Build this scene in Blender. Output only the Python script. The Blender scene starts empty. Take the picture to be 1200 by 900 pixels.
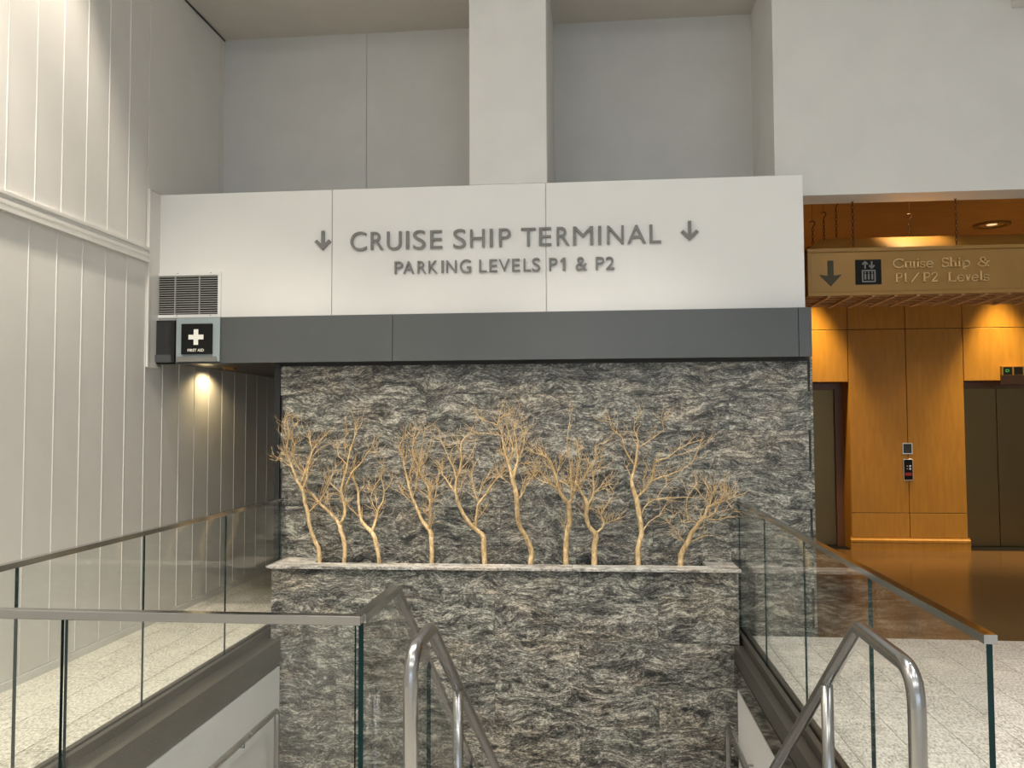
import bpy, math, random
from mathutils import Vector, Matrix, Euler

S = bpy.context.scene
COL = S.collection
PI = math.pi

# ------------------------------------------------------------------ camera, world, exposure, lights
cam_d = bpy.data.cameras.new('camera')
cam_d.sensor_width = 36.0
cam_d.lens = 987.756 / 1200 * 36.0
cam_d.clip_start = 0.05
cam = bpy.data.objects.new('camera', cam_d)
COL.objects.link(cam)
pitch, yaw, roll = 4.65391e-2, 9.75684e-2, -4.01508e-3
fw = Vector((-math.sin(yaw) * math.cos(pitch), math.cos(yaw) * math.cos(pitch), math.sin(pitch)))
rt = Vector((math.cos(yaw), math.sin(yaw), 0))
up = rt.cross(fw)
rt, up = rt * math.cos(roll) + up * math.sin(roll), up * math.cos(roll) - rt * math.sin(roll)
cam.matrix_world = Matrix(((rt.x, up.x, -fw.x, 0), (rt.y, up.y, -fw.y, 0), (rt.z, up.z, -fw.z, 1.70), (0, 0, 0, 1)))
S.camera = cam

S.view_settings.view_transform = 'Standard'
S.view_settings.look = 'None'
S.view_settings.gamma = 1.0
S.view_settings.use_curve_mapping = False
S.view_settings.exposure = 0.0

W = bpy.data.worlds.new('world')
S.world = W
W.use_nodes = True
W.node_tree.nodes['Background'].inputs[0].default_value = (0.74, 0.84, 1.0, 1)
W.node_tree.nodes['Background'].inputs[1].default_value = 3.0

def lamp(name, kind, loc, target, power, color, **kw):
    d = bpy.data.lights.new(name, kind)
    d.energy = power
    d.color = color
    for k, v in kw.items():
        setattr(d, k, v)
    o = bpy.data.objects.new(name, d)
    COL.objects.link(o)
    o.location = loc
    if target is not None:
        o.rotation_euler = (Vector(target) - Vector(loc)).to_track_quat('-Z', 'Y').to_euler()
    return o

WARM = (1.0, 0.90, 0.76)
NEUT = (1.0, 0.98, 0.955)
COOL = (0.90, 0.955, 1.0)
AMBER = (1.0, 0.71, 0.36)
# unseen area lamps added under the hall ceiling for general light
for x, y, e, c in ((-2.2, 0.5, 60, NEUT), (1.2, 0.5, 62, NEUT), (4.6, 0.5, 42, COOL), (-2.2, -3.5, 95, NEUT), (1.2, -3.5, 98, NEUT), (4.6, -3.5, 75, COOL)):
    lamp('hall_ambient_fill', 'AREA', (x, y, 6.72), (x, y, 0), e, c, shape='RECTANGLE', size=1.2, size_y=0.6)
# wall washers high above the left wall
lamp('wall_washer', 'SPOT', (-3.22, 4.95, 6.60), (-3.42, 4.55, 0), 700, WARM, spot_size=math.radians(76), spot_blend=0.5, shadow_soft_size=0.06)
lamp('wall_washer', 'SPOT', (-3.10, 3.3, 6.60), (-3.40, 3.3, 0), 860, WARM, spot_size=math.radians(84), spot_blend=0.5, shadow_soft_size=0.06)
# unseen spots added to brighten the granite floor and the stairwell
for x, y, e, c in ((2.7, 4.9, 620, NEUT), (2.9, 2.6, 380, NEUT), (-1.0, 4.4, 560, NEUT), (0.2, 4.9, 560, NEUT)):
    lamp('hall_floor_fill', 'SPOT', (x, y, 6.72), (x, y, 0), e, c, spot_size=math.radians(62), spot_blend=0.7, shadow_soft_size=0.08)
# accent spots on the planter branches and the sign
for x, tx in ((-3.2, -1.9), (-2.2, -0.7), (-1.1, 0.6)):
    lamp('accent_spot', 'SPOT', (x, 3.6, 6.4), (tx, 6.8, 1.0), 440, WARM, spot_size=math.radians(34), spot_blend=0.9, shadow_soft_size=0.05)
# corridor downlight
lamp('corridor_downlight', 'SPOT', (-3.60, 7.84, 2.235), (-3.72, 7.84, 1.2), 15, (1.0, 0.78, 0.42), spot_size=math.radians(150), spot_blend=0.5, shadow_soft_size=0.03)
# lift lobby downlights
for x, y, e, sz in ((2.90, 11.34, 600, 56), (5.32, 11.34, 560, 56), (6.30, 11.34, 480, 56), (7.5, 11.36, 450, 60), (4.64, 10.26, 190, 96), (2.85, 7.82, 110, 62), (6.0, 8.8, 60, 90)):
    lamp('lobby_downlight', 'SPOT', (x, y, 3.97), (x, y, 0), e, AMBER, spot_size=math.radians(sz), spot_blend=0.8, shadow_soft_size=0.08)

# ------------------------------------------------------------------ materials
def newmat(name):
    m = bpy.data.materials.new(name)
    m.use_nodes = True
    nt = m.node_tree
    return m, nt, nt.nodes['Principled BSDF']

def rgba(c):
    return (c[0], c[1], c[2], 1)

def N(nt, t, **kw):
    n = nt.nodes.new(t)
    for k, v in kw.items():
        setattr(n, k, v)
    return n

def ramp(nt, stops):
    r = N(nt, 'ShaderNodeValToRGB')
    e = r.color_ramp.elements
    while len(e) < len(stops):
        e.new(0.5)
    for q, (p, c) in zip(e, stops):
        q.position = p
        q.color = rgba(c)
    return r

def coords(nt, scale=(1, 1, 1), per_object=True, kind='Object'):
    tc = N(nt, 'ShaderNodeTexCoord')
    mp = N(nt, 'ShaderNodeMapping')
    mp.inputs['Scale'].default_value = scale
    if per_object:
        oi = N(nt, 'ShaderNodeObjectInfo')
        cm = N(nt, 'ShaderNodeVectorMath', operation='MULTIPLY')
        cx = N(nt, 'ShaderNodeCombineXYZ')
        for i in range(3):
            nt.links.new(oi.outputs['Random'], cx.inputs[i])
        nt.links.new(cx.outputs[0], cm.inputs[0])
        cm.inputs[1].default_value = (61.0, 37.0, 83.0)
        ad = N(nt, 'ShaderNodeVectorMath', operation='ADD')
        nt.links.new(tc.outputs[kind], ad.inputs[0])
        nt.links.new(cm.outputs[0], ad.inputs[1])
        nt.links.new(ad.outputs[0], mp.inputs['Vector'])
    else:
        nt.links.new(tc.outputs[kind], mp.inputs['Vector'])
    return mp.outputs[0]

def paint(name, c, rough=0.5, var=0.03, metal=0.0, spec=0.5):
    m, nt, b = newmat(name)
    v = coords(nt, per_object=False)
    n = N(nt, 'ShaderNodeTexNoise')
    n.inputs['Scale'].default_value = 3.0
    n.inputs['Detail'].default_value = 4.0
    nt.links.new(v, n.inputs['Vector'])
    r = ramp(nt, [(0.3, [x * (1 - var) for x in c]), (0.7, [min(1, x * (1 + var)) for x in c])])
    nt.links.new(n.outputs['Fac'], r.inputs[0])
    nt.links.new(r.outputs[0], b.inputs['Base Color'])
    b.inputs['Roughness'].default_value = rough
    b.inputs['Metallic'].default_value = metal
    b.inputs['Specular IOR Level'].default_value = spec
    return m

def brushed(name, c, rough=0.3, scale=(3, 3, 200)):
    m, nt, b = newmat(name)
    v = coords(nt, scale, per_object=False)
    n = N(nt, 'ShaderNodeTexNoise')
    n.inputs['Scale'].default_value = 4.0
    nt.links.new(v, n.inputs['Vector'])
    mr = N(nt, 'ShaderNodeMapRange')
    mr.inputs['To Min'].default_value = rough * 0.8
    mr.inputs['To Max'].default_value = rough * 1.3
    nt.links.new(n.outputs['Fac'], mr.inputs[0])
    nt.links.new(mr.outputs[0], b.inputs['Roughness'])
    b.inputs['Base Color'].default_value = rgba(c)
    b.inputs['Metallic'].default_value = 1.0
    return m

def stone(name, dark, mid, light, scale=1.0, rough=0.45, contrast=1.0):
    """banded gneiss: warped horizontal streaks, pale curling veins, dark lenses and coarse grain"""
    m, nt, b = newmat(name)
    v = coords(nt, (1.35 * scale, 2.1 * scale, 2.1 * scale))
    def noise(src, sc, det, ro=0.5, st=None, ty='FBM'):
        if st is not None:
            q = N(nt, 'ShaderNodeVectorMath', operation='MULTIPLY')
            q.inputs[1].default_value = st
            nt.links.new(src, q.inputs[0]); src = q.outputs[0]
        n = N(nt, 'ShaderNodeTexNoise')
        n.noise_type = ty
        n.inputs['Scale'].default_value = sc
        n.inputs['Detail'].default_value = det
        n.inputs['Roughness'].default_value = ro
        nt.links.new(src, n.inputs['Vector'])
        return n
    def warp(src, sc, amt):
        n = noise(src, sc, 2)
        s1 = N(nt, 'ShaderNodeVectorMath', operation='MULTIPLY_ADD')
        s1.inputs[1].default_value = (amt, amt, amt)
        nt.links.new(n.outputs['Color'], s1.inputs[0]); nt.links.new(src, s1.inputs[2])
        return s1.outputs[0]
    w1 = warp(v, 1.7, 0.55)
    w2 = warp(w1, 6.5, 0.10)
    streak = noise(w2, 3.4, 8, 0.68, (1.0, 1.6, 3.0))
    vein = noise(w2, 4.6, 5, 0.62, (1.0, 1.5, 2.4))
    blob = noise(w1, 3.0, 3, 0.5, (1.0, 1.5, 2.0))
    grain = noise(w1, 17, 4, 0.75, (1.0, 1.3, 1.9))
    # thin pale veins follow the mid level of a second noise
    d = N(nt, 'ShaderNodeMath', operation='SUBTRACT'); d.inputs[1].default_value = 0.5
    nt.links.new(vein.outputs['Fac'], d.inputs[0])
    ab = N(nt, 'ShaderNodeMath', operation='ABSOLUTE'); nt.links.new(d.outputs[0], ab.inputs[0])
    vr = N(nt, 'ShaderNodeMapRange'); vr.inputs['From Min'].default_value = 0.0; vr.inputs['From Max'].default_value = 0.035
    vr.inputs['To Min'].default_value = 0.085; vr.inputs['To Max'].default_value = 0.0
    nt.links.new(ab.outputs[0], vr.inputs[0])
    br = N(nt, 'ShaderNodeMapRange'); br.inputs['From Min'].default_value = 0.36; br.inputs['From Max'].default_value = 0.47
    br.inputs['To Min'].default_value = -0.085; br.inputs['To Max'].default_value = 0.0
    nt.links.new(blob.outputs['Fac'], br.inputs[0])
    def madd(x, k, y):
        q = N(nt, 'ShaderNodeMath', operation='MULTIPLY_ADD'); q.inputs[1].default_value = k
        nt.links.new(x, q.inputs[0])
        if y is not None: nt.links.new(y, q.inputs[2])
        return q.outputs[0]
    s = madd(streak.outputs['Fac'], 0.65 * contrast, vr.outputs[0])
    s = madd(grain.outputs['Fac'], 0.62, s)
    s = madd(br.outputs[0], 1.0, s)
    fine = noise(v, 46, 1, 0.5, (1.0, 1.0, 1.3))
    s = madd(fine.outputs['Fac'], 0.30, s)
    o_ = N(nt, 'ShaderNodeMath', operation='SUBTRACT'); o_.inputs[1].default_value = 0.80
    nt.links.new(s, o_.inputs[0])
    k_ = N(nt, 'ShaderNodeMath', operation='MULTIPLY_ADD'); k_.inputs[1].default_value = 1.2; k_.inputs[2].default_value = 0.655
    nt.links.new(o_.outputs[0], k_.inputs[0]); s = k_.outputs[0]
    r = ramp(nt, [(0.47, dark), (0.575, [x * 0.55 for x in mid]), (0.66, mid), (0.75, [p_ * 0.6 + q_ * 0.4 for p_, q_ in zip(mid, light)]), (0.86, light)])
    nt.links.new(s, r.inputs[0])
    # a faint rusty or greenish cast in patches
    hue = noise(v, 1.6, 2)
    hr = ramp(nt, [(0.40, (0.965, 1.0, 0.985)), (0.52, (1, 1, 1)), (0.66, (1.06, 1.0, 0.93))])
    nt.links.new(hue.outputs['Fac'], hr.inputs[0])
    mm = N(nt, 'ShaderNodeVectorMath', operation='MULTIPLY')
    nt.links.new(r.outputs[0], mm.inputs[0]); nt.links.new(hr.outputs[0], mm.inputs[1])
    nt.links.new(mm.outputs[0], b.inputs['Base Color'])
    b.inputs['Roughness'].default_value = rough
    return m

def granite(name, cols, scale=90, rough=0.4):
    m, nt, b = newmat(name)
    v = coords(nt, (1, 0.45, 1))
    n = N(nt, 'ShaderNodeTexNoise')
    n.inputs['Scale'].default_value = scale
    n.inputs['Detail'].default_value = 3
    n.inputs['Roughness'].default_value = 0.6
    nt.links.new(v, n.inputs['Vector'])
    n2 = N(nt, 'ShaderNodeTexNoise')
    n2.inputs['Scale'].default_value = 4
    n2.inputs['Detail'].default_value = 3
    nt.links.new(v, n2.inputs['Vector'])
    a = N(nt, 'ShaderNodeMath', operation='MULTIPLY_ADD')
    a.inputs[1].default_value = 0.22
    nt.links.new(n2.outputs['Fac'], a.inputs[0])
    nt.links.new(n.outputs['Fac'], a.inputs[2])
    r = ramp(nt, [(0.42, cols[0]), (0.54, cols[1]), (0.64, cols[2]), (0.76, cols[3])])
    nt.links.new(a.outputs[0], r.inputs[0])
    nt.links.new(r.outputs[0], b.inputs['Base Color'])
    b.inputs['Roughness'].default_value = rough
    return m

def wood(name, c1, c2, rough=0.35, scale=(9, 9, 1.2)):
    m, nt, b = newmat(name)
    v = coords(nt, scale)
    n = N(nt, 'ShaderNodeTexNoise')
    n.inputs['Scale'].default_value = 2.5
    n.inputs['Detail'].default_value = 7
    n.inputs['Distortion'].default_value = 0.6
    nt.links.new(v, n.inputs['Vector'])
    r = ramp(nt, [(0.32, c1), (0.68, c2)])
    nt.links.new(n.outputs['Fac'], r.inputs[0])
    nt.links.new(r.outputs[0], b.inputs['Base Color'])
    b.inputs['Roughness'].default_value = rough
    return m

def glass(name, tint):
    m = bpy.data.materials.new(name)
    m.use_nodes = True
    nt = m.node_tree
    nt.nodes.remove(nt.nodes['Principled BSDF'])
    out = nt.nodes['Material Output']
    lw = N(nt, 'ShaderNodeLayerWeight')
    lw.inputs['Blend'].default_value = 0.5
    pw = N(nt, 'ShaderNodeMath', operation='POWER')
    pw.inputs[1].default_value = 5.0
    nt.links.new(lw.outputs['Facing'], pw.inputs[0])
    ma = N(nt, 'ShaderNodeMath', operation='MULTIPLY_ADD')
    ma.inputs[1].default_value = 0.6
    ma.inputs[2].default_value = 0.045
    nt.links.new(pw.outputs[0], ma.inputs[0])
    tr = N(nt, 'ShaderNodeBsdfTransparent')
    tr.inputs[0].default_value = rgba(tint)
    gl = N(nt, 'ShaderNodeBsdfGlossy')
    gl.inputs['Roughness'].default_value = 0.0
    gl.inputs['Color'].default_value = (1, 1, 1, 1)
    mx = N(nt, 'ShaderNodeMixShader')
    nt.links.new(ma.outputs[0], mx.inputs[0])
    nt.links.new(tr.outputs[0], mx.inputs[1])
    nt.links.new(gl.outputs[0], mx.inputs[2])
    nt.links.new(mx.outputs[0], out.inputs['Surface'])
    return m

def emit(name, c, s):
    m, nt, b = newmat(name)
    b.inputs['Base Color'].default_value = rgba(c)
    b.inputs['Emission Color'].default_value = rgba(c)
    b.inputs['Emission Strength'].default_value = s
    return m

M = dict(
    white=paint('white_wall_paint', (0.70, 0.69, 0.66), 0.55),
    sign=paint('white_sign_panel', (0.80, 0.79, 0.76), 0.4, 0.01),
    panel=paint('white_plank_paint', (0.72, 0.70, 0.66), 0.38, 0.02),
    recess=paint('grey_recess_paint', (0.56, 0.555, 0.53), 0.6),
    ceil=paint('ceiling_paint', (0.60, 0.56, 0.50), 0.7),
    fascia=paint('charcoal_fascia', (0.078, 0.084, 0.085), 0.42, 0.03),
    dark=paint('black_metal', (0.012, 0.012, 0.012), 0.35),
    smoke=paint('dark_smoked_panel', (0.035, 0.036, 0.037), 0.18),
    bronze=paint('dark_bronze_metal', (0.095, 0.086, 0.070), 0.28, 0.05, 0.6),
    bronze2=paint('polished_bronze_metal', (0.16, 0.145, 0.125), 0.07, 0.05, 0.9),
    letter=paint('grey_letter_metal', (0.20, 0.196, 0.18), 0.45, 0.02),
    steel=brushed('brushed_stainless', (0.40, 0.395, 0.385), 0.24, (0.5, 0.5, 0.5)),
    railcap=brushed('satin_rail_cap', (0.46, 0.45, 0.43), 0.13, (3, 100, 100)),
    rock=stone('banded_gneiss', (0.018, 0.019, 0.017), (0.155, 0.150, 0.130), (0.58, 0.55, 0.46)),
    ledge=stone('pale_gneiss_ledge', (0.10, 0.09, 0.08), (0.40, 0.38, 0.34), (0.70, 0.66, 0.60), 1.2),
    soil=paint('dark_soil', (0.012, 0.011, 0.010), 0.9, 0.3),
    grout=paint('dark_grout', (0.05, 0.048, 0.045), 0.8),
    granite=granite('pale_granite', ((0.22, 0.20, 0.165), (0.48, 0.45, 0.38), (0.66, 0.62, 0.54), (0.82, 0.78, 0.69))),
    fgrout=paint('floor_grout', (0.14, 0.13, 0.11), 0.8),
    lfloor=paint('brown_polished_stone', (0.15, 0.088, 0.036), 0.18, 0.10),
    wood=wood('amber_wood_panel', (0.48, 0.232, 0.022), (0.57, 0.285, 0.030), 0.45),
    wooddark=wood('lobby_ceiling_wood', (0.46, 0.25, 0.075), (0.60, 0.34, 0.115), 0.5, (1, 14, 14)),
    joint=paint('panel_joint', (0.06, 0.022, 0.008), 0.7),
    lattice=wood('red_brown_lattice', (0.40, 0.17, 0.06), (0.50, 0.23, 0.09), 0.5),
    cross=wood('light_lattice_strip', (0.66, 0.36, 0.16), (0.74, 0.43, 0.20), 0.5),
    gold=paint('gold_sign_face', (0.295, 0.158, 0.034), 0.42, 0.08, 0.2),
    goldhi=paint('gold_letter', (0.70, 0.47, 0.20), 0.35, 0.03, 0.1),
    olive=paint('olive_arrow', (0.062, 0.056, 0.034), 0.6, 0.03, 0.0, 0.2),
    pict=paint('grey_pictogram', (0.20, 0.195, 0.18), 0.5),
    door=brushed('bronze_lift_door', (0.17, 0.125, 0.06), 0.36, (200, 200, 3)),
    frame=paint('brown_door_frame', (0.16, 0.07, 0.025), 0.35, 0.05),
    chrome=brushed('chrome_trim', (0.75, 0.73, 0.7), 0.15),
    glass=glass('clear_glass', (0.972, 0.982, 0.972)),
    gedge=paint('teal_glass_edge', (0.003, 0.028, 0.028), 0.25, 0.03, 0.0, 0.3),
    frost=paint('pale_blue_glass_plate', (0.30, 0.36, 0.37), 0.12),
    black=paint('black_plate', (0.010, 0.0105, 0.010), 0.6, 0.03, 0.0, 0.15),
    white2=paint('white_print', (0.86, 0.86, 0.78), 0.5, 0.01),
    bark=wood('peeled_branch', (0.38, 0.235, 0.095), (0.80, 0.61, 0.34), 0.6, (26, 26, 9)),
    red=paint('red_label', (0.35, 0.02, 0.02), 0.5),
    green=emit('green_digits', (0.05, 0.5, 0.12), 0.25),
    lens=emit('lit_lamp_lens', (1.0, 0.72, 0.38), 1.0),
    lens2=emit('white_lamp_lens', (1.0, 0.93, 0.84), 6.0),
    slat=paint('grey_vent_slat', (0.42, 0.41, 0.39), 0.4),
    chain=paint('dark_chain', (0.05, 0.03, 0.015), 0.4, 0.05, 0.6),
    stair=granite('stair_stone', ((0.08, 0.075, 0.07), (0.16, 0.15, 0.14), (0.24, 0.23, 0.21), (0.33, 0.31, 0.29))),
)

# ------------------------------------------------------------------ mesh helpers
class MB:
    def __init__(s):
        s.v = []; s.f = []; s.mi = []; s.cur = 0
    def add(s, vs, fs):
        o = len(s.v)
        s.v += [tuple(q) for q in vs]
        for f in fs:
            s.f.append(tuple(i + o for i in f)); s.mi.append(s.cur)
        return s
    def box(s, x0, x1, y0, y1, z0, z1):
        if x0 > x1: x0, x1 = x1, x0
        if y0 > y1: y0, y1 = y1, y0
        if z0 > z1: z0, z1 = z1, z0
        return s.add([(x0, y0, z0), (x1, y0, z0), (x1, y1, z0), (x0, y1, z0), (x0, y0, z1), (x1, y0, z1), (x1, y1, z1), (x0, y1, z1)],
              [(0, 3, 2, 1), (4, 5, 6, 7), (0, 1, 5, 4), (1, 2, 6, 5), (2, 3, 7, 6), (3, 0, 4, 7)])
    def bbox(s, x0, x1, y0, y1, z0, z1, b=0.004):
        """box with its eight edges along every axis chamfered"""
        xs, ys, zs = (x0, x1), (y0, y1), (z0, z1)
        vs = []; idx = {}
        for i in (0, 1):
            for j in (0, 1):
                for k in (0, 1):
                    dx, dy, dz = (b if i == 0 else -b), (b if j == 0 else -b), (b if k == 0 else -b)
                    for a, p in enumerate(((xs[i], ys[j] + dy, zs[k] + dz), (xs[i] + dx, ys[j], zs[k] + dz), (xs[i] + dx, ys[j] + dy, zs[k]))):
                        idx[(i, j, k, a)] = len(vs); vs.append(p)
        g = lambda i, j, k, a: idx[(i, j, k, a)]
        fs = []
        fs += [(g(0,0,0,0), g(0,0,1,0), g(0,1,1,0), g(0,1,0,0)), (g(1,0,0,0), g(1,1,0,0), g(1,1,1,0), g(1,0,1,0))]
        fs += [(g(0,0,0,1), g(1,0,0,1), g(1,0,1,1), g(0,0,1,1)), (g(0,1,0,1), g(0,1,1,1), g(1,1,1,1), g(1,1,0,1))]
        fs += [(g(0,0,0,2), g(0,1,0,2), g(1,1,0,2), g(1,0,0,2)), (g(0,0,1,2), g(1,0,1,2), g(1,1,1,2), g(0,1,1,2))]
        for j in (0, 1):
            for k in (0, 1):
                fs.append((g(0,j,k,1), g(1,j,k,1), g(1,j,k,2), g(0,j,k,2)))
        for i in (0, 1):
            for k in (0, 1):
                fs.append((g(i,0,k,0), g(i,1,k,0), g(i,1,k,2), g(i,0,k,2)))
            for j in (0, 1):
                fs.append((g(i,j,0,0), g(i,j,1,0), g(i,j,1,1), g(i,j,0,1)))
                for k in (0, 1):
                    fs.append((g(i,j,k,0), g(i,j,k,1), g(i,j,k,2)))
        return s.add(vs, fs)
    def prism(s, poly, a, b, axis):
        """extrude a 2D polygon along an axis: X takes (y,z), Y takes (x,z), Z takes (x,y)"""
        n = len(poly)
        def P(q, t):
            return (t, q[0], q[1]) if axis == 'X' else (q[0], t, q[1]) if axis == 'Y' else (q[0], q[1], t)
        vs = [P(q, a) for q in poly] + [P(q, b) for q in poly]
        fs = [tuple(range(n))[::-1], tuple(range(n, 2 * n))] + [(i, (i + 1) % n, n + (i + 1) % n, n + i) for i in range(n)]
        return s.add(vs, fs)
    def tube(s, pts, rad, n=8, cap=True):
        pts = [Vector(p) for p in pts]
        if not hasattr(rad, '__len__'): rad = [rad] * len(pts)
        rings = []
        prev = None
        for i, p in enumerate(pts):
            t = (pts[min(i + 1, len(pts) - 1)] - pts[max(i - 1, 0)]).normalized()
            if prev is None:
                a = Vector((0, 0, 1)) if abs(t.z) < 0.9 else Vector((1, 0, 0))
                u = t.cross(a).normalized()
            else:
                u = (prev - t * prev.dot(t)).normalized()
            prev = u
            w = t.cross(u)
            rings.append([p + (u * math.cos(2 * PI * k / n) + w * math.sin(2 * PI * k / n)) * rad[i] for k in range(n)])
        vs = [v for r in rings for v in r]
        fs = []
        for i in range(len(pts) - 1):
            for k in range(n):
                fs.append((i * n + k, i * n + (k + 1) % n, (i + 1) * n + (k + 1) % n, (i + 1) * n + k))
        if cap:
            fs += [tuple(range(n))[::-1], tuple(range((len(pts) - 1) * n, len(pts) * n))]
        return s.add(vs, fs)
    def sweep(s, pts, w, h):
        """rectangular rail cap along a path lying in a plane X = const"""
        pts = [Vector(p) for p in pts]
        vs = []
        for i, p in enumerate(pts):
            d1 = (pts[i] - pts[i - 1]).normalized() if i else (pts[1] - pts[0]).normalized()
            d2 = (pts[i + 1] - pts[i]).normalized() if i < len(pts) - 1 else d1
            t = (d1 + d2).normalized()
            k = 1 / max(0.3, t.dot(d1))
            nrm = Vector((0, -t.z, t.y)) * k
            for sx, sz in ((-1, -1), (1, -1), (1, 1), (-1, 1)):
                vs.append(p + Vector((sx * w / 2, 0, 0)) + nrm * (sz * h / 2))
        fs = []
        for i in range(len(pts) - 1):
            for k in range(4):
                fs.append((i * 4 + k, i * 4 + (k + 1) % 4, i * 4 + 4 + (k + 1) % 4, i * 4 + 4 + k))
        fs += [(3, 2, 1, 0), tuple(range(len(vs) - 4, len(vs)))]
        return s.add(vs, fs)
    def disc(s, c, r0, r1, z0, z1, n=32):
        """ring (r0 = 0 gives a solid puck)"""
        vs = []; fs = []
        for k in range(n):
            a = 2 * PI * k / n
            ca, sa = math.cos(a), math.sin(a)
            vs += [(c[0] + r0 * ca, c[1] + r0 * sa, z0), (c[0] + r1 * ca, c[1] + r1 * sa, z0), (c[0] + r1 * ca, c[1] + r1 * sa, z1), (c[0] + r0 * ca, c[1] + r0 * sa, z1)]
        for k in range(n):
            j = (k + 1) % n
            for q in range(4):
                fs.append((k * 4 + q, k * 4 + (q + 1) % 4, j * 4 + (q + 1) % 4, j * 4 + q))
        return s.add(vs, fs)
    def build(s, name, mat, parent=None, origin=None, smooth=False, rec=True):
        """one mesh object; vertices were given in world space (or in the parent's frame when the parent is turned)"""
        if origin is None:
            xs = [v[0] for v in s.v]; ys = [v[1] for v in s.v]; zs = [v[2] for v in s.v]
            origin = ((min(xs) + max(xs)) / 2, (min(ys) + max(ys)) / 2, (min(zs) + max(zs)) / 2) if parent is not None else ((min(xs) + max(xs)) / 2, (min(ys) + max(ys)) / 2, min(zs))
        me = bpy.data.meshes.new(name)
        me.from_pydata([(v[0] - origin[0], v[1] - origin[1], v[2] - origin[2]) for v in s.v], [], s.f)
        mats = mat if isinstance(mat, (list, tuple)) else [mat]
        for q in mats: me.materials.append(q)
        if len(mats) > 1:
            for p, i in zip(me.polygons, s.mi): p.material_index = i
        if rec:
            import bmesh
            b = bmesh.new(); b.from_mesh(me)
            bmesh.ops.recalc_face_normals(b, faces=b.faces)
            b.to_mesh(me); b.free()
        if smooth:
            for p in me.polygons: p.use_smooth = True
        o = bpy.data.objects.new(name, me)
        COL.objects.link(o)
        o.location = origin
        if parent is not None:
            o.parent = parent
            base = WORLD.get(parent.name, Vector((0, 0, 0)))
            o.location = Vector(origin) - base
            WORLD[o.name] = Vector(origin)
        else:
            WORLD[o.name] = Vector(origin)
        return o

WORLD = {}

def empty(name, loc):
    o = bpy.data.objects.new(name, None)
    o.empty_display_size = 0.1
    COL.objects.link(o)
    o.location = loc
    WORLD[o.name] = Vector(loc)
    return o

def tag(o, label, cat=None, group=None, kind=None):
    o['label'] = label
    if cat: o['category'] = cat
    if group: o['group'] = group
    if kind: o['kind'] = kind
    return o

def structure(o, label):
    o['kind'] = 'structure'
    o['label'] = label
    return o

CACHE = {}
def piece(name, mat, parent, x0, x1, y0, y1, z0, z1, b=0.0):
    """a box part; alike boxes share one mesh"""
    dx, dy, dz = x1 - x0, y1 - y0, z1 - z0
    key = (round(dx, 4), round(dy, 4), round(dz, 4), b, mat.name)
    c = Vector(((x0 + x1) / 2, (y0 + y1) / 2, (z0 + z1) / 2))
    if key not in CACHE:
        mb = MB()
        if b: mb.bbox(-dx / 2, dx / 2, -dy / 2, dy / 2, -dz / 2, dz / 2, b)
        else: mb.box(-dx / 2, dx / 2, -dy / 2, dy / 2, -dz / 2, dz / 2)
        me = bpy.data.meshes.new(name)
        me.from_pydata(mb.v, [], mb.f)
        import bmesh
        q = bmesh.new(); q.from_mesh(me); bmesh.ops.recalc_face_normals(q, faces=q.faces); q.to_mesh(me); q.free()
        me.materials.append(mat)
        CACHE[key] = me
    o = bpy.data.objects.new(name, CACHE[key])
    COL.objects.link(o)
    o.parent = parent
    o.location = c - WORLD[parent.name]
    WORLD[o.name] = c
    return o

def glyph(name, ch, x0, x1, z0, z1, y, depth, mat, parent, offset=0.012):
    """one letter of the built-in font, fitted to its box on a wall facing -Y, as a solid of the given depth"""
    cu = bpy.data.curves.new(name, 'FONT')
    cu.body = ch
    cu.size = 1.0
    cu.offset = offset
    cu.resolution_u = 6
    cu.extrude = 0.5
    to = bpy.data.objects.new(name, cu)
    me = bpy.data.meshes.new_from_object(to)
    bpy.data.objects.remove(to)
    bpy.data.curves.remove(cu)
    vs = [v.co.copy() for v in me.vertices]
    ax = min(v.x for v in vs); bx = max(v.x for v in vs)
    ay = min(v.y for v in vs); by = max(v.y for v in vs)
    c = Vector(((x0 + x1) / 2, y, (z0 + z1) / 2))
    for v, q in zip(me.vertices, vs):
        v.co = Vector((x0 + (q.x - ax) / (bx - ax) * (x1 - x0), y - depth * (0.5 + q.z), z0 + (q.y - ay) / (by - ay) * (z1 - z0))) - c
    me.name = name
    me.materials.clear(); me.materials.append(mat)
    o = bpy.data.objects.new(name, me)
    COL.objects.link(o)
    o.parent = parent
    o.location = c - WORLD[parent.name]
    WORLD[o.name] = c
    return o

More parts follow.
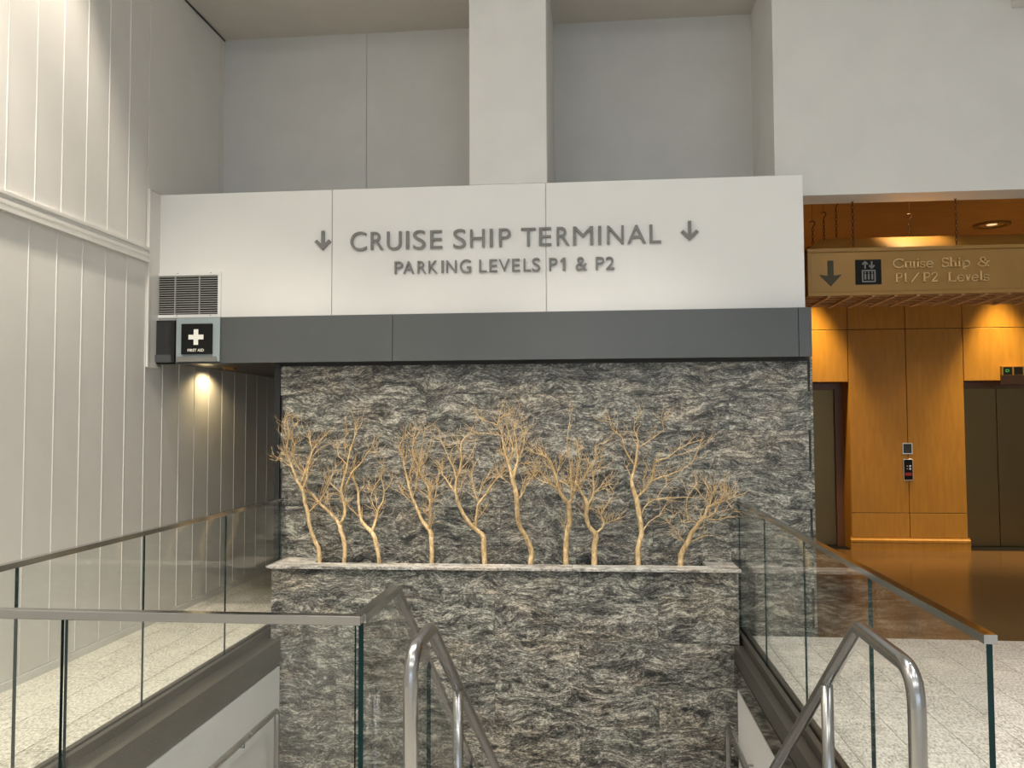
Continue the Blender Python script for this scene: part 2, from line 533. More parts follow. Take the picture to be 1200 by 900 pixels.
TREES = [[[(-2.256,6.8,0.55,0.0169),(-2.26,6.8,0.588,0.0169),(-2.27,6.8,0.681,0.0155),(-2.326,6.797,0.797,0.0141),(-2.355,6.786,0.953,0.0141),(-2.385,6.778,1.063,0.0127),(-2.396,6.76,1.157,0.0113),(-2.443,6.756,1.235,0.0098),(-2.48,6.746,1.344,0.0084),(-2.502,6.737,1.407,0.007),(-2.521,6.722,1.501,0.0056),(-2.492,6.707,1.61,0.0042),(-2.507,6.7,1.726,0.0022)],[(-2.396,6.76,1.157,0.0084),(-2.361,6.773,1.265,0.0077),(-2.359,6.789,1.373,0.007),(-2.337,6.816,1.466,0.0056),(-2.316,6.847,1.52,0.0035),(-2.262,6.881,1.591,0.0022)],[(-2.337,6.816,1.466,0.0042),(-2.357,6.826,1.576,0.0028),(-2.388,6.843,1.592,0.0022)],[(-2.48,6.746,1.344,0.0049),(-2.548,6.752,1.391,0.0042),(-2.609,6.764,1.421,0.0022)],[(-2.502,6.737,1.407,0.0056),(-2.461,6.755,1.515,0.0049),(-2.49,6.764,1.624,0.0035),(-2.447,6.778,1.718,0.0022)],[(-2.41,6.773,1.309,0.0042),(-2.475,6.795,1.389,0.0028),(-2.508,6.818,1.451,0.0022)],[(-2.363,6.786,0.966,0.0063),(-2.269,6.767,1.049,0.0042),(-2.21,6.757,1.127,0.0028),(-2.157,6.739,1.222,0.0022),(-2.103,6.716,1.346,0.0022)],[(-2.503,6.707,1.579,0.0035),(-2.527,6.692,1.656,0.0022),(-2.512,6.67,1.734,0.0022)],[(-2.42,6.76,1.188,0.0049),(-2.391,6.766,1.273,0.0042),(-2.375,6.788,1.342,0.0035)]],[[(-2.053,6.8,0.552,0.0155),(-2.052,6.8,0.591,0.0155),(-2.049,6.8,0.707,0.0155),(-2.089,6.806,0.829,0.0155),(-2.102,6.822,0.866,0.0141),(-2.171,6.835,0.949,0.0113),(-2.254,6.843,1.018,0.0098),(-2.333,6.859,1.103,0.007),(-2.386,6.87,1.133,0.0042)],[(-2.102,6.822,0.866,0.0127),(-2.057,6.831,0.95,0.0113),(-2.078,6.847,1.073,0.0098),(-2.105,6.854,1.135,0.0091),(-2.078,6.87,1.26,0.0077),(-2.058,6.881,1.353,0.007),(-2.038,6.894,1.463,0.0056),(-2.017,6.905,1.542,0.0035),(-1.989,6.92,1.637,0.0028),(-1.941,6.92,1.716,0.0022)],[(-2.105,6.854,1.135,0.0049),(-2.193,6.85,1.214,0.0035),(-2.205,6.835,1.254,0.0022)],[(-2.061,6.881,1.361,0.0049),(-2.135,6.895,1.432,0.0035),(-2.146,6.901,1.479,0.0022)],[(-2.073,6.854,1.151,0.007),(-1.998,6.843,1.308,0.007),(-1.914,6.828,1.387,0.0049),(-1.857,6.823,1.473,0.0028),(-1.781,6.808,1.443,0.0022)],[(-2.062,6.894,1.416,0.0035),(-2.088,6.898,1.574,0.0028),(-2.05,6.906,1.629,0.0022)],[(-2.254,6.843,1.018,0.0042),(-2.207,6.847,1.073,0.0022),(-2.246,6.866,1.102,0.0022)],[(-2.262,6.866,1.102,0.0028),(-2.228,6.859,1.197,0.0028),(-2.153,6.849,1.308,0.0028),(-2.136,6.822,1.349,0.0022)]],[[(-1.76,6.8,0.556,0.0141),(-1.763,6.8,0.594,0.0141),(-1.784,6.8,0.709,0.0155),(-1.832,6.828,0.813,0.0155),(-1.921,6.861,0.886,0.0113),(-1.952,6.885,0.992,0.0098),(-1.969,6.913,1.131,0.0084),(-2.004,6.92,1.225,0.007),(-2.053,6.92,1.304,0.0056)],[(-1.832,6.828,0.813,0.0127),(-1.801,6.859,0.918,0.0098),(-1.795,6.868,0.979,0.0084),(-1.758,6.909,1.054,0.0056),(-1.753,6.92,1.147,0.0042),(-1.777,6.92,1.257,0.0035),(-1.769,6.92,1.352,0.0022)],[(-1.761,6.92,1.123,0.0035),(-1.705,6.92,1.194,0.0028),(-1.672,6.92,1.257,0.0022)],[(-1.798,6.868,0.979,0.0042),(-1.856,6.884,1.087,0.0028),(-1.82,6.9,1.196,0.0022),(-1.776,6.917,1.257,0.0022)],[(-1.803,6.868,1.01,0.0035),(-1.818,6.893,1.102,0.0028),(-1.874,6.92,1.131,0.0022)],[(-1.945,6.861,0.932,0.0056),(-2.026,6.834,1.013,0.0042),(-2.052,6.814,1.061,0.0028),(-2.082,6.806,1.155,0.0022)],[(-1.985,6.913,1.178,0.0035),(-2.007,6.902,1.289,0.0028),(-1.99,6.896,1.416,0.0022)]],[[(-1.325,6.8,0.561,0.0155),(-1.325,6.8,0.599,0.0155),(-1.328,6.8,0.744,0.0155),(-1.348,6.822,0.833,0.0169),(-1.416,6.846,0.907,0.0113),(-1.466,6.859,1.013,0.0098),(-1.516,6.865,1.137,0.0084),(-1.545,6.89,1.228,0.007),(-1.583,6.913,1.352,0.0056),(-1.592,6.92,1.431,0.0035),(-1.625,6.92,1.51,0.0028),(-1.577,6.92,1.58,0.0022)],[(-1.348,6.822,0.833,0.0127),(-1.334,6.789,0.929,0.0113),(-1.333,6.77,1.053,0.0098),(-1.336,6.761,1.161,0.0084),(-1.387,6.739,1.254,0.0063),(-1.415,6.723,1.347,0.0049),(-1.467,6.713,1.469,0.0035),(-1.454,6.687,1.592,0.0022)],[(-1.468,6.865,1.137,0.0049),(-1.467,6.859,1.215,0.0056),(-1.448,6.844,1.309,0.0042),(-1.38,6.821,1.404,0.0028),(-1.329,6.8,1.574,0.0022)],[(-1.479,6.859,1.036,0.0035),(-1.575,6.848,1.122,0.0022)],[(-1.345,6.789,0.937,0.0035),(-1.4,6.765,1.008,0.0022)],[(-1.333,6.77,1.038,0.0049),(-1.299,6.795,1.097,0.0042),(-1.285,6.818,1.203,0.0028),(-1.275,6.848,1.34,0.0022)],[(-1.414,6.723,1.331,0.0028),(-1.392,6.727,1.499,0.0022),(-1.37,6.733,1.652,0.0022)],[(-1.545,6.89,1.228,0.0042),(-1.509,6.908,1.368,0.0028),(-1.488,6.92,1.431,0.0022)]],[[(-0.894,6.8,0.566,0.0183),(-0.894,6.8,0.604,0.0183),(-0.9,6.8,0.703,0.0183),(-0.9,6.788,0.78,0.0183),(-0.945,6.78,0.834,0.0155),(-1.003,6.757,0.889,0.0141),(-1.054,6.741,0.967,0.0127),(-1.09,6.725,1.044,0.0113),(-1.11,6.705,1.136,0.0098),(-1.109,6.699,1.227,0.0084),(-1.076,6.688,1.319,0.007),(-1.058,6.67,1.425,0.0056),(-1.065,6.67,1.531,0.0049),(-1.042,6.67,1.576,0.0028),(-0.981,6.67,1.636,0.0022)],[(-0.953,6.78,0.842,0.0113),(-0.959,6.769,0.881,0.0098),(-0.948,6.75,0.966,0.0098),(-0.939,6.743,1.05,0.0084),(-0.868,6.726,1.135,0.0063),(-0.797,6.711,1.242,0.0056),(-0.734,6.693,1.304,0.0042),(-0.709,6.678,1.395,0.0028),(-0.738,6.67,1.47,0.0022)],[(-1.11,6.705,1.136,0.0063),(-1.165,6.715,1.211,0.0056),(-1.222,6.73,1.286,0.0042),(-1.242,6.753,1.345,0.0022)],[(-1.101,6.699,1.242,0.0056),(-1.126,6.711,1.332,0.0056),(-1.165,6.715,1.408,0.0042),(-1.205,6.723,1.499,0.0028),(-1.239,6.738,1.56,0.0022)],[(-1.076,6.688,1.326,0.0035),(-1.016,6.697,1.394,0.0028),(-0.956,6.705,1.53,0.0022)],[(-0.939,6.743,1.066,0.0056),(-0.967,6.777,1.146,0.0049),(-0.993,6.801,1.236,0.0042),(-0.99,6.831,1.342,0.0028),(-0.946,6.855,1.418,0.0022)],[(-0.944,6.743,1.088,0.0042),(-0.897,6.719,1.211,0.0028),(-0.843,6.712,1.303,0.0022)],[(-0.98,6.757,0.89,0.0042),(-0.934,6.763,0.95,0.0028)],[(-1.079,6.705,1.121,0.0035),(-1.063,6.701,1.227,0.0022)]],[[(-0.522,6.8,0.571,0.0183),(-0.518,6.8,0.609,0.0183),(-0.511,6.8,0.662,0.0183),(-0.539,6.773,0.756,0.0155),(-0.596,6.738,0.865,0.0155),(-0.615,6.704,0.959,0.0155),(-0.619,6.675,1.081,0.0155),(-0.626,6.67,1.156,0.0155),(-0.648,6.67,1.231,0.0141),(-0.663,6.67,1.305,0.0113),(-0.693,6.67,1.41,0.0084),(-0.723,6.67,1.515,0.0063),(-0.73,6.67,1.605,0.0049),(-0.768,6.67,1.681,0.0035),(-0.836,6.67,1.711,0.0022),(-0.897,6.67,1.727,0.0022)],[(-0.73,6.67,1.602,0.0028),(-0.808,6.683,1.613,0.0022),(-0.932,6.699,1.621,0.0022)],[(-0.648,6.67,1.246,0.0091),(-0.626,6.677,1.35,0.0084),(-0.614,6.718,1.438,0.0063),(-0.63,6.729,1.574,0.0049),(-0.646,6.741,1.68,0.0028),(-0.611,6.778,1.726,0.0022)],[(-0.622,6.718,1.393,0.0056),(-0.578,6.743,1.483,0.0049),(-0.566,6.782,1.588,0.0035),(-0.537,6.805,1.649,0.0022)],[(-0.686,6.67,1.395,0.0056),(-0.648,6.678,1.485,0.0049),(-0.672,6.693,1.59,0.0028),(-0.703,6.701,1.681,0.0022)],[(-0.768,6.67,1.681,0.0028),(-0.753,6.676,1.741,0.0022),(-0.695,6.699,1.764,0.0022)],[(-0.609,6.675,1.096,0.0077),(-0.568,6.697,1.154,0.0049),(-0.525,6.731,1.242,0.0028),(-0.482,6.763,1.3,0.0022)],[(-0.587,6.697,1.124,0.0042),(-0.558,6.671,1.246,0.0028),(-0.49,6.67,1.268,0.0022)],[(-0.664,6.67,1.216,0.0022),(-0.762,6.67,1.29,0.0022)],[(-0.607,6.718,1.453,0.0042),(-0.59,6.713,1.574,0.0028),(-0.551,6.695,1.642,0.0022)],[(-0.569,6.718,1.378,0.0022),(-0.538,6.711,1.378,0.0022),(-0.462,6.705,1.334,0.0022)]],[[(-0.238,6.8,0.574,0.0183),(-0.238,6.8,0.604,0.0183),(-0.237,6.8,0.695,0.0183),(-0.228,6.792,0.816,0.0169),(-0.204,6.778,0.908,0.0183),(-0.21,6.751,1.031,0.0183),(-0.227,6.727,1.078,0.0141),(-0.268,6.702,1.132,0.0127),(-0.297,6.69,1.2,0.0113),(-0.311,6.676,1.291,0.0098),(-0.355,6.67,1.395,0.007),(-0.407,6.67,1.448,0.0049),(-0.474,6.67,1.463,0.0028)],[(-0.297,6.69,1.186,0.0056),(-0.357,6.703,1.222,0.0049),(-0.418,6.713,1.236,0.0028),(-0.48,6.738,1.272,0.0022),(-0.542,6.751,1.301,0.0022)],[(-0.311,6.676,1.298,0.0049),(-0.386,6.699,1.364,0.0028),(-0.448,6.724,1.34,0.0022)],[(-0.282,6.69,1.245,0.0056),(-0.222,6.676,1.217,0.0049),(-0.192,6.672,1.187,0.0042)],[(-0.21,6.751,1.054,0.0113),(-0.179,6.737,1.137,0.0098),(-0.192,6.705,1.244,0.007),(-0.191,6.677,1.35,0.0056),(-0.205,6.67,1.455,0.0028),(-0.219,6.67,1.574,0.0022),(-0.196,6.67,1.709,0.0022)],[(-0.182,6.737,1.122,0.0098),(-0.148,6.731,1.213,0.0098),(-0.14,6.709,1.319,0.0077),(-0.116,6.698,1.409,0.0056),(-0.131,6.689,1.469,0.0035),(-0.085,6.67,1.514,0.0022)],[(-0.133,6.731,1.213,0.007),(-0.08,6.722,1.273,0.0049),(-0.042,6.685,1.35,0.0035),(0.003,6.672,1.41,0.0028),(0.004,6.67,1.514,0.0022),(0.063,6.67,1.537,0.0022)],[(-0.303,6.676,1.276,0.0042),(-0.28,6.67,1.366,0.0028),(-0.249,6.67,1.485,0.0022)],[(-0.236,6.792,0.831,0.0042),(-0.25,6.785,0.877,0.0028)],[(-0.407,6.67,1.448,0.0028),(-0.444,6.67,1.515,0.0022)]],[[(-0.012,6.8,0.577,0.0197),(-0.011,6.8,0.615,0.0197),(-0.01,6.8,0.727,0.0197),(-0.002,6.781,0.819,0.0197),(-0.054,6.755,0.882,0.0141),(-0.075,6.732,0.974,0.0141),(-0.063,6.715,1.058,0.0141),(-0.103,6.695,1.141,0.007),(-0.132,6.675,1.202,0.0056),(-0.154,6.67,1.247,0.0035)],[(-0.06,6.715,1.053,0.0084),(-0.014,6.73,1.139,0.007),(-0.014,6.737,1.228,0.0056),(-0.021,6.752,1.287,0.0042),(0.025,6.763,1.346,0.0028),(0.108,6.773,1.346,0.0022)],[(0.001,6.781,0.827,0.0098),(0.051,6.794,0.863,0.007),(0.066,6.797,0.908,0.007),(0.044,6.803,0.967,0.0056),(0.09,6.811,1.042,0.0042),(0.129,6.827,1.101,0.0028)],[(0.059,6.797,0.89,0.0042),(0.104,6.83,0.904,0.0035),(0.142,6.842,0.911,0.0028)],[(0.047,6.803,0.952,0.0035),(0.007,6.795,1.005,0.0028),(-0.03,6.79,1.021,0.0022)],[(-0.014,6.73,1.139,0.0042),(0.031,6.713,1.185,0.0028),(0.068,6.708,1.23,0.0022)],[(0.06,6.713,1.17,0.0022),(0.105,6.699,1.216,0.0022),(0.141,6.685,1.158,0.0022)]],[[(0.332,6.8,0.574,0.0183),(0.332,6.8,0.604,0.0183),(0.33,6.8,0.686,0.0183),(0.355,6.815,0.788,0.0169),(0.362,6.83,0.846,0.0169),(0.346,6.836,0.966,0.0169),(0.325,6.851,1.1,0.0169),(0.297,6.859,1.19,0.0141),(0.293,6.876,1.249,0.0113),(0.322,6.89,1.355,0.0098),(0.339,6.901,1.462,0.0084),(0.349,6.918,1.553,0.0056),(0.327,6.92,1.614,0.0035),(0.32,6.92,1.691,0.0022),(0.374,6.92,1.776,0.0022)],[(0.319,6.89,1.358,0.0063),(0.277,6.875,1.417,0.0056),(0.231,6.847,1.509,0.0049),(0.217,6.837,1.585,0.0035),(0.141,6.819,1.647,0.0028),(0.127,6.811,1.707,0.0022)],[(0.344,6.901,1.489,0.0042),(0.423,6.892,1.546,0.0042),(0.505,6.864,1.607,0.0035),(0.549,6.845,1.645,0.0028),(0.541,6.83,1.706,0.0022),(0.576,6.8,1.728,0.0022)],[(0.333,6.851,1.103,0.0098),(0.393,6.839,1.161,0.0084),(0.446,6.832,1.237,0.007),(0.461,6.815,1.329,0.0063),(0.482,6.787,1.39,0.0056),(0.57,6.776,1.421,0.0042),(0.643,6.758,1.481,0.0035),(0.731,6.746,1.534,0.0028),(0.831,6.722,1.564,0.0022)],[(0.446,6.832,1.234,0.0063),(0.529,6.84,1.267,0.0056),(0.62,6.851,1.297,0.0049),(0.697,6.867,1.326,0.0035),(0.788,6.875,1.402,0.0028),(0.843,6.88,1.538,0.0022)],[(0.387,6.839,1.161,0.0035),(0.378,6.818,1.238,0.0028),(0.415,6.795,1.345,0.0022),(0.384,6.774,1.391,0.0022)],[(0.368,6.83,0.831,0.0063),(0.419,6.827,0.907,0.0042),(0.509,6.821,0.968,0.0035),(0.539,6.812,1.029,0.0022),(0.569,6.803,1.09,0.0022)],[(0.368,6.836,0.966,0.0056),(0.39,6.817,1.028,0.0049),(0.464,6.794,1.09,0.0035),(0.612,6.788,1.107,0.0028),(0.758,6.772,1.109,0.0022)],[(0.29,6.876,1.257,0.0035),(0.269,6.899,1.309,0.0028),(0.24,6.907,1.354,0.0022)],[(0.559,6.84,1.279,0.0028),(0.564,6.824,1.208,0.0022),(0.526,6.811,1.164,0.0022)],[(0.615,6.776,1.436,0.0022),(0.717,6.757,1.466,0.0022),(0.826,6.746,1.511,0.0022)],[(0.217,6.837,1.578,0.0022),(0.262,6.816,1.646,0.0022),(0.247,6.806,1.677,0.0022)],[(0.142,6.811,1.704,0.0022),(0.051,6.824,1.715,0.0022)]],[[(0.662,6.8,0.585,0.0183),(0.666,6.8,0.615,0.0183),(0.681,6.8,0.689,0.0183),(0.724,6.779,0.767,0.0169),(0.753,6.767,0.843,0.0155),(0.795,6.739,0.905,0.0127),(0.845,6.73,0.966,0.0098),(0.867,6.722,1.04,0.0084),(0.924,6.711,1.063,0.0056),(1.007,6.682,1.096,0.0035),(1.092,6.67,1.141,0.0022)],[(0.867,6.722,1.025,0.0049),(0.898,6.725,1.099,0.0042),(0.93,6.739,1.157,0.0022)],[(0.845,6.73,0.951,0.0063),(0.923,6.709,0.998,0.0056),(0.949,6.679,1.067,0.0035),(0.984,6.67,1.133,0.0022)],[(0.751,6.779,0.767,0.0056),(0.827,6.774,0.805,0.0035),(0.877,6.766,0.822,0.0022)],[(0.709,6.779,0.749,0.0056),(0.648,6.747,0.815,0.0035),(0.648,6.733,0.861,0.0028),(0.574,6.718,0.914,0.0022),(0.631,6.695,0.997,0.0022)],[(0.795,6.739,0.913,0.0056),(0.734,6.71,0.952,0.0028),(0.704,6.694,1.042,0.0022),(0.718,6.671,1.132,0.0022),(0.777,6.67,1.22,0.0022)],[(0.838,6.73,0.958,0.0042),(0.953,6.725,0.945,0.0035),(1.033,6.72,0.975,0.0022)],[(0.875,6.722,1.069,0.0035),(0.827,6.74,1.127,0.0028),(0.794,6.763,1.184,0.0022)],[(0.882,6.722,1.062,0.0028),(0.903,6.763,1.14,0.0022),(0.865,6.799,1.226,0.0022)],[(1.007,6.682,1.096,0.0022),(1.047,6.67,1.032,0.0022)],[(0.963,6.679,1.074,0.0028),(1.02,6.67,1.133,0.0022),(0.992,6.67,1.177,0.0022)],[(0.753,6.767,0.843,0.0042),(0.795,6.748,0.875,0.0035)]]]
# ------------------------------------------------------------------ the setting
LW = -3.79            # left wall face
PITZ = -1.36          # stair landing
# floor slabs (the tiles lie on top as parts)
m = MB()
m.box(LW, -2.70, 2.70, 10.0, -0.30, -0.014)
m.box(1.17, 9.0, 3.05, 6.96, -0.30, -0.014)
m.box(LW, 9.0, -8.0, 2.70, -0.30, -0.014)
m.box(-0.755, 9.0, 2.70, 3.05, -0.30, -0.014)
fl = structure(m.build('floor', M['fgrout']), 'pale speckled granite tile floor around the stair opening')
random.seed(3)
def tile(x0, x1, y0, y1):
    g = 0.002
    piece('tile', M['granite'], fl, x0 + g, x1 - g, y0 + g, y1 - g, -0.014, 0.0)
xs = [LW, -3.605, -3.297, -2.989, -2.70]
for i in range(4):
    y = 2.70 + (0.30 if i % 2 else 0.0)
    if i % 2: tile(xs[i], xs[i + 1], 2.70, y)
    while y < 9.9:
        y1 = min(10.0, y + 0.61); tile(xs[i], xs[i + 1], y, y1); y = y1
x = 1.17
xs = [1.17, 1.31] + [1.31 + 0.307 * k for k in range(1, 11)]
for i in range(len(xs) - 1):
    y = 3.05
    off = 4.606 - 0.61 * 2 - 3.05 + (0.305 if i % 2 else 0)
    tile(xs[i], xs[i + 1], y, y + off); y += off
    while y < 6.9:
        y1 = min(6.96, y + 0.61)
        if 6.96 - y1 < 0.08: y1 = 6.96
        tile(xs[i], xs[i + 1], y, y1); y = y1
m = MB()
m.box(xs[-1], 9.0, 3.05, 6.96, -0.014, 0)
m.box(LW, 9.0, -8.0, 2.70, -0.014, 0)
m.box(-0.755, 9.0, 2.70, 3.05, -0.014, 0)
m.build('paving', M['granite'], fl)
m = MB(); m.box(1.735, 9.0, 6.96, 12.6, -0.3, 0.0)
structure(m.build('floor', M['lfloor']), 'glossy brown stone floor of the lift lobby')

# left wall with its painted planks
m = MB(); m.box(LW - 0.25, LW, -8.0, 10.0, -0.3, 6.8)
wl = structure(m.build('wall_left', M['panel']), 'white plank wall along the left side of the hall')
def planks(start, step, z0, z1, ya, yb):
    k = math.floor((ya - start) / step)
    y = start + k * step
    while y < yb:
        a, b = max(y, ya), min(y + step, yb)
        if b - a > 0.03:
            m = MB()
            m.box(LW, LW + 0.012, a + 0.001, b - 0.001, z0, z1)
            if a == y:
                m.prism([(LW + 0.012, a + 0.001), (LW + 0.0165, a + 0.004), (LW + 0.0165, a + 0.011), (LW + 0.012, a + 0.014)], z0, z1, 'Z')
            m.build('plank', M['panel'], wl)
        y += step
planks(5.268, 0.298, 0.06, 3.075, 2.2, 9.98)
planks(5.03, 0.2865, 3.205, 6.78, 2.2, 6.775)
m = MB(); m.box(LW, LW + 0.012, 6.78, 8.125, 3.72, 6.78); m.build('plank', M['panel'], wl)
m = MB(); m.box(LW, LW + 0.012, 8.13, 8.22, 3.72, 6.78); m.build('plank', M['panel'], wl)
# moulded rail of the left wall
prof = [(LW, 3.075), (LW + 0.045, 3.075), (LW + 0.045, 3.098), (LW + 0.030, 3.104), (LW + 0.030, 3.122), (LW + 0.036, 3.128), (LW + 0.036, 3.150), (LW + 0.026, 3.156), (LW + 0.026, 3.176), (LW + 0.040, 3.184), (LW + 0.040, 3.205), (LW, 3.205)]
m = MB(); m.prism([(p[0], p[1]) for p in prof], -8.0, 6.77, 'Y')
structure(m.build('trim_1', M['panel']), 'moulded white rail running along the left plank wall')
# flush return plate where the sign wall meets the left wall
m = MB(); m.box(LW, LW + 0.022, 6.79, 6.97, 2.205, 3.71)
m.cur = 0
m.box(LW, LW + 0.034, 6.772, 6.79, 2.19, 3.715)
m.box(LW, LW + 0.034, 6.79, 7.02, 2.185, 2.205)
structure(m.build('trim_2', M['panel']), 'narrow white return strip between the plank wall and the sign wall')
m = MB(); m.box(LW, LW + 0.022, -8.0, 9.98, 0.0, 0.055)
structure(m.build('baseboard_left', M['panel']), 'low pale baseboard at the foot of the plank wall')

# sign wall (bulkhead) with three white panels
m = MB(); m.box(LW, 1.69, 6.99, 8.22, 2.40, 3.69)
ws = structure(m.build('wall_front', M['sign']), 'white bulkhead wall that carries the terminal lettering')
for a, b in ((LW, -2.2285), (-2.2235, -0.3945), (-0.3895, 1.70)):
    m = MB(); m.bbox(a, b, 6.97, 6.99, 2.55, 3.71, 0.002); m.build('panel', M['sign'], ws)
m = MB(); m.box(LW, 1.70, 6.99, 8.22, 3.69, 3.71); m.build('cap', M['sign'], ws)
# dark fascia
m = MB(); m.box(-3.53, 1.70, 6.88, 7.0, 2.225, 2.60); m.box(LW, -3.53, 6.93, 7.0, 2.225, 2.60)
tf = structure(m.build('trim_3', M['soil']), 'dark charcoal fascia band under the white sign wall')
for a, b in ((-3.556, -1.671), (-1.668, 1.617), (1.620, 1.72)):
    m = MB(); m.bbox(a, b, 6.86, 6.885, 2.219, 2.612, 0.002); m.build('panel', M['fascia'], tf)
m = MB(); m.box(1.70, 1.72, 6.885, 7.05, 2.219, 2.612); m.build('end_plate', M['fascia'], tf)
m = MB(); m.box(LW + 0.035, -3.60, 6.915, 6.93, 2.30, 2.585); m.build('recess_panel', M['smoke'], tf)
m = MB(); m.box(LW + 0.035, -3.60, 6.89, 6.93, 2.235, 2.30); m.build('recess_sill', M['fascia'], tf)
m = MB(); m.prism([(-3.600, 2.59), (-3.572, 2.59), (-3.572, 2.235), (-3.60, 2.235), (-3.606, 2.30), (-3.630, 2.38)], 6.87, 6.915, 'Y'); m.build('bracket_or_shadow', M['dark'], tf)  # slanted black piece stands in for the shadow of the first aid plate
# corridor beyond the sign wall, its ceiling and end wall
m = MB(); m.box(LW, -2.62, 7.0, 10.0, 2.25, 2.40)
structure(m.build('ceiling', M['bronze']), 'dark low ceiling of the corridor under the fascia')
m = MB(); m.box(LW, -2.62, 9.98, 10.2, -0.3, 2.4)
structure(m.build('wall_end', M['panel']), 'end wall of the dim corridor on the left')

# upper recess: back wall, column, right block
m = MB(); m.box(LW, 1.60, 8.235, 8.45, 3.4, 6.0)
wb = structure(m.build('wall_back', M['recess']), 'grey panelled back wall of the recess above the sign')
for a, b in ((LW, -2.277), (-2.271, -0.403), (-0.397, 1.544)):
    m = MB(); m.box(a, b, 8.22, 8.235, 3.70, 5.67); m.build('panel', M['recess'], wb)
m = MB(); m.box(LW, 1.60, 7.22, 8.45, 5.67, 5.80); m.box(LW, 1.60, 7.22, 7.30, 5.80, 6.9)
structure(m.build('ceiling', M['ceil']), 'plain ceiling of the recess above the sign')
m = MB(); m.bbox(-1.041, -0.38, 6.985, 8.22, 3.712, 6.78, 0.006)
structure(m.build('wall_column', M['white']), 'white square column rising behind the sign wall')
m = MB(); m.box(1.544, 9.0, 7.27, 7.57, 3.617, 6.8); m.box(1.544, 1.70, 7.57, 8.22, 3.4, 6.8)
structure(m.build('wall_block', M['white']), 'large plain grey white wall above the lift lobby opening')
m = MB(); m.bbox(3.495, 4.6, 6.2, 7.27, 5.15, 6.78, 0.004)
structure(m.build('trim_4', M['white']), 'boxed duct projecting from the wall at the upper right')
m = MB(); m.box(LW + 0.012, LW + 0.022, 7.22, 8.22, 5.655, 5.672)
structure(m.build('trim_8', M['dark']), 'thin dark shadow gap where the plank wall meets the recess ceiling')
# hall ceiling, right wall and window wall behind the viewer
m = MB(); m.box(LW, 9.0, -8.0, 7.30, 6.80, 7.0)
structure(m.build('ceiling', M['white']), 'high white ceiling of the hall')
m = MB(); m.box(9.0, 9.2, -8.0, 12.6, -0.3, 7.0)
structure(m.build('wall_right', M['white']), 'plain wall far to the right of the hall')
m = MB()
WX = [(-3.0, -0.9), (-0.4, 1.7), (2.2, 4.3), (4.8, 6.9)]
m.box(LW, 9.0, -8.2, -8.0, -0.3, 0.6); m.box(LW, 9.0, -8.2, -8.0, 4.2, 7.0)
for a, b in zip([LW] + [w[1] for w in WX], [w[0] for w in WX] + [9.0]):
    m.box(a, b, -8.2, -8.0, 0.6, 4.2)
structure(m.build('wall_rear', M['white']), 'wall behind the viewer with tall daylight windows')
for i, (a, b) in enumerate(WX):
    m = MB()
    for q in (a, (a + b) / 2 - 0.03, b - 0.06): m.box(q, q + 0.06, -8.14, -8.06, 0.6, 4.2)
    for z in (0.6, 2.8, 4.14): m.box(a, b, -8.14, -8.06, z, z + 0.06)
    w = structure(m.build('window_%d' % (i + 1), M['bronze']), 'tall window in the wall behind the viewer')
    m = MB(); m.box(a + 0.03, b - 0.03, -8.105, -8.095, 0.63, 4.17); m.build('pane', M['glass'], w)

# back stone wall with its slabs
m = MB(); m.box(-2.68, 1.735, 7.016, 7.30, -1.36, 2.42)
wst = structure(m.build('wall_stone', M['grout']), 'banded grey stone wall behind the planter of branches')
zr = [2.195, 1.947, 1.635, 1.318, 1.002, 0.687, 0.372, 0.057, -0.02]
for r in range(len(zr) - 1):
    off = -0.786 if r % 2 == 0 else -0.161
    k = -3
    while off + 1.25 * k < 1.735:
        a, b = max(-2.68, off + 1.25 * k), min(1.735, off + 1.25 * (k + 1))
        if b - a > 0.03: piece('slab', M['rock'], wst, a + 0.0012, b - 0.0012, 7.0, 7.018, zr[r + 1] + 0.0012, zr[r] - 0.0012)
        k += 1
m = MB(); m.box(1.733, 1.752, 7.0, 7.30, 0, 2.22); m.build('end_slab', M['rock'], wst)
m = MB(); m.box(-2.728, -2.681, 6.985, 7.30, 0.0, 2.225)
structure(m.build('trim_5', M['dark']), 'black metal corner strip on the left edge of the stone wall')
m = MB(); m.box(-2.70, -2.68, 7.30, 10.0, 0.0, 2.25)
structure(m.build('wall_corridor', M['bronze']), 'dark right hand wall of the corridor')
m = MB(); m.box(1.62, 1.735, 7.30, 11.69, -0.02, 4.0)
structure(m.build('wall_lobby', M['wood']), 'amber side wall of the lift lobby behind the stone wall')

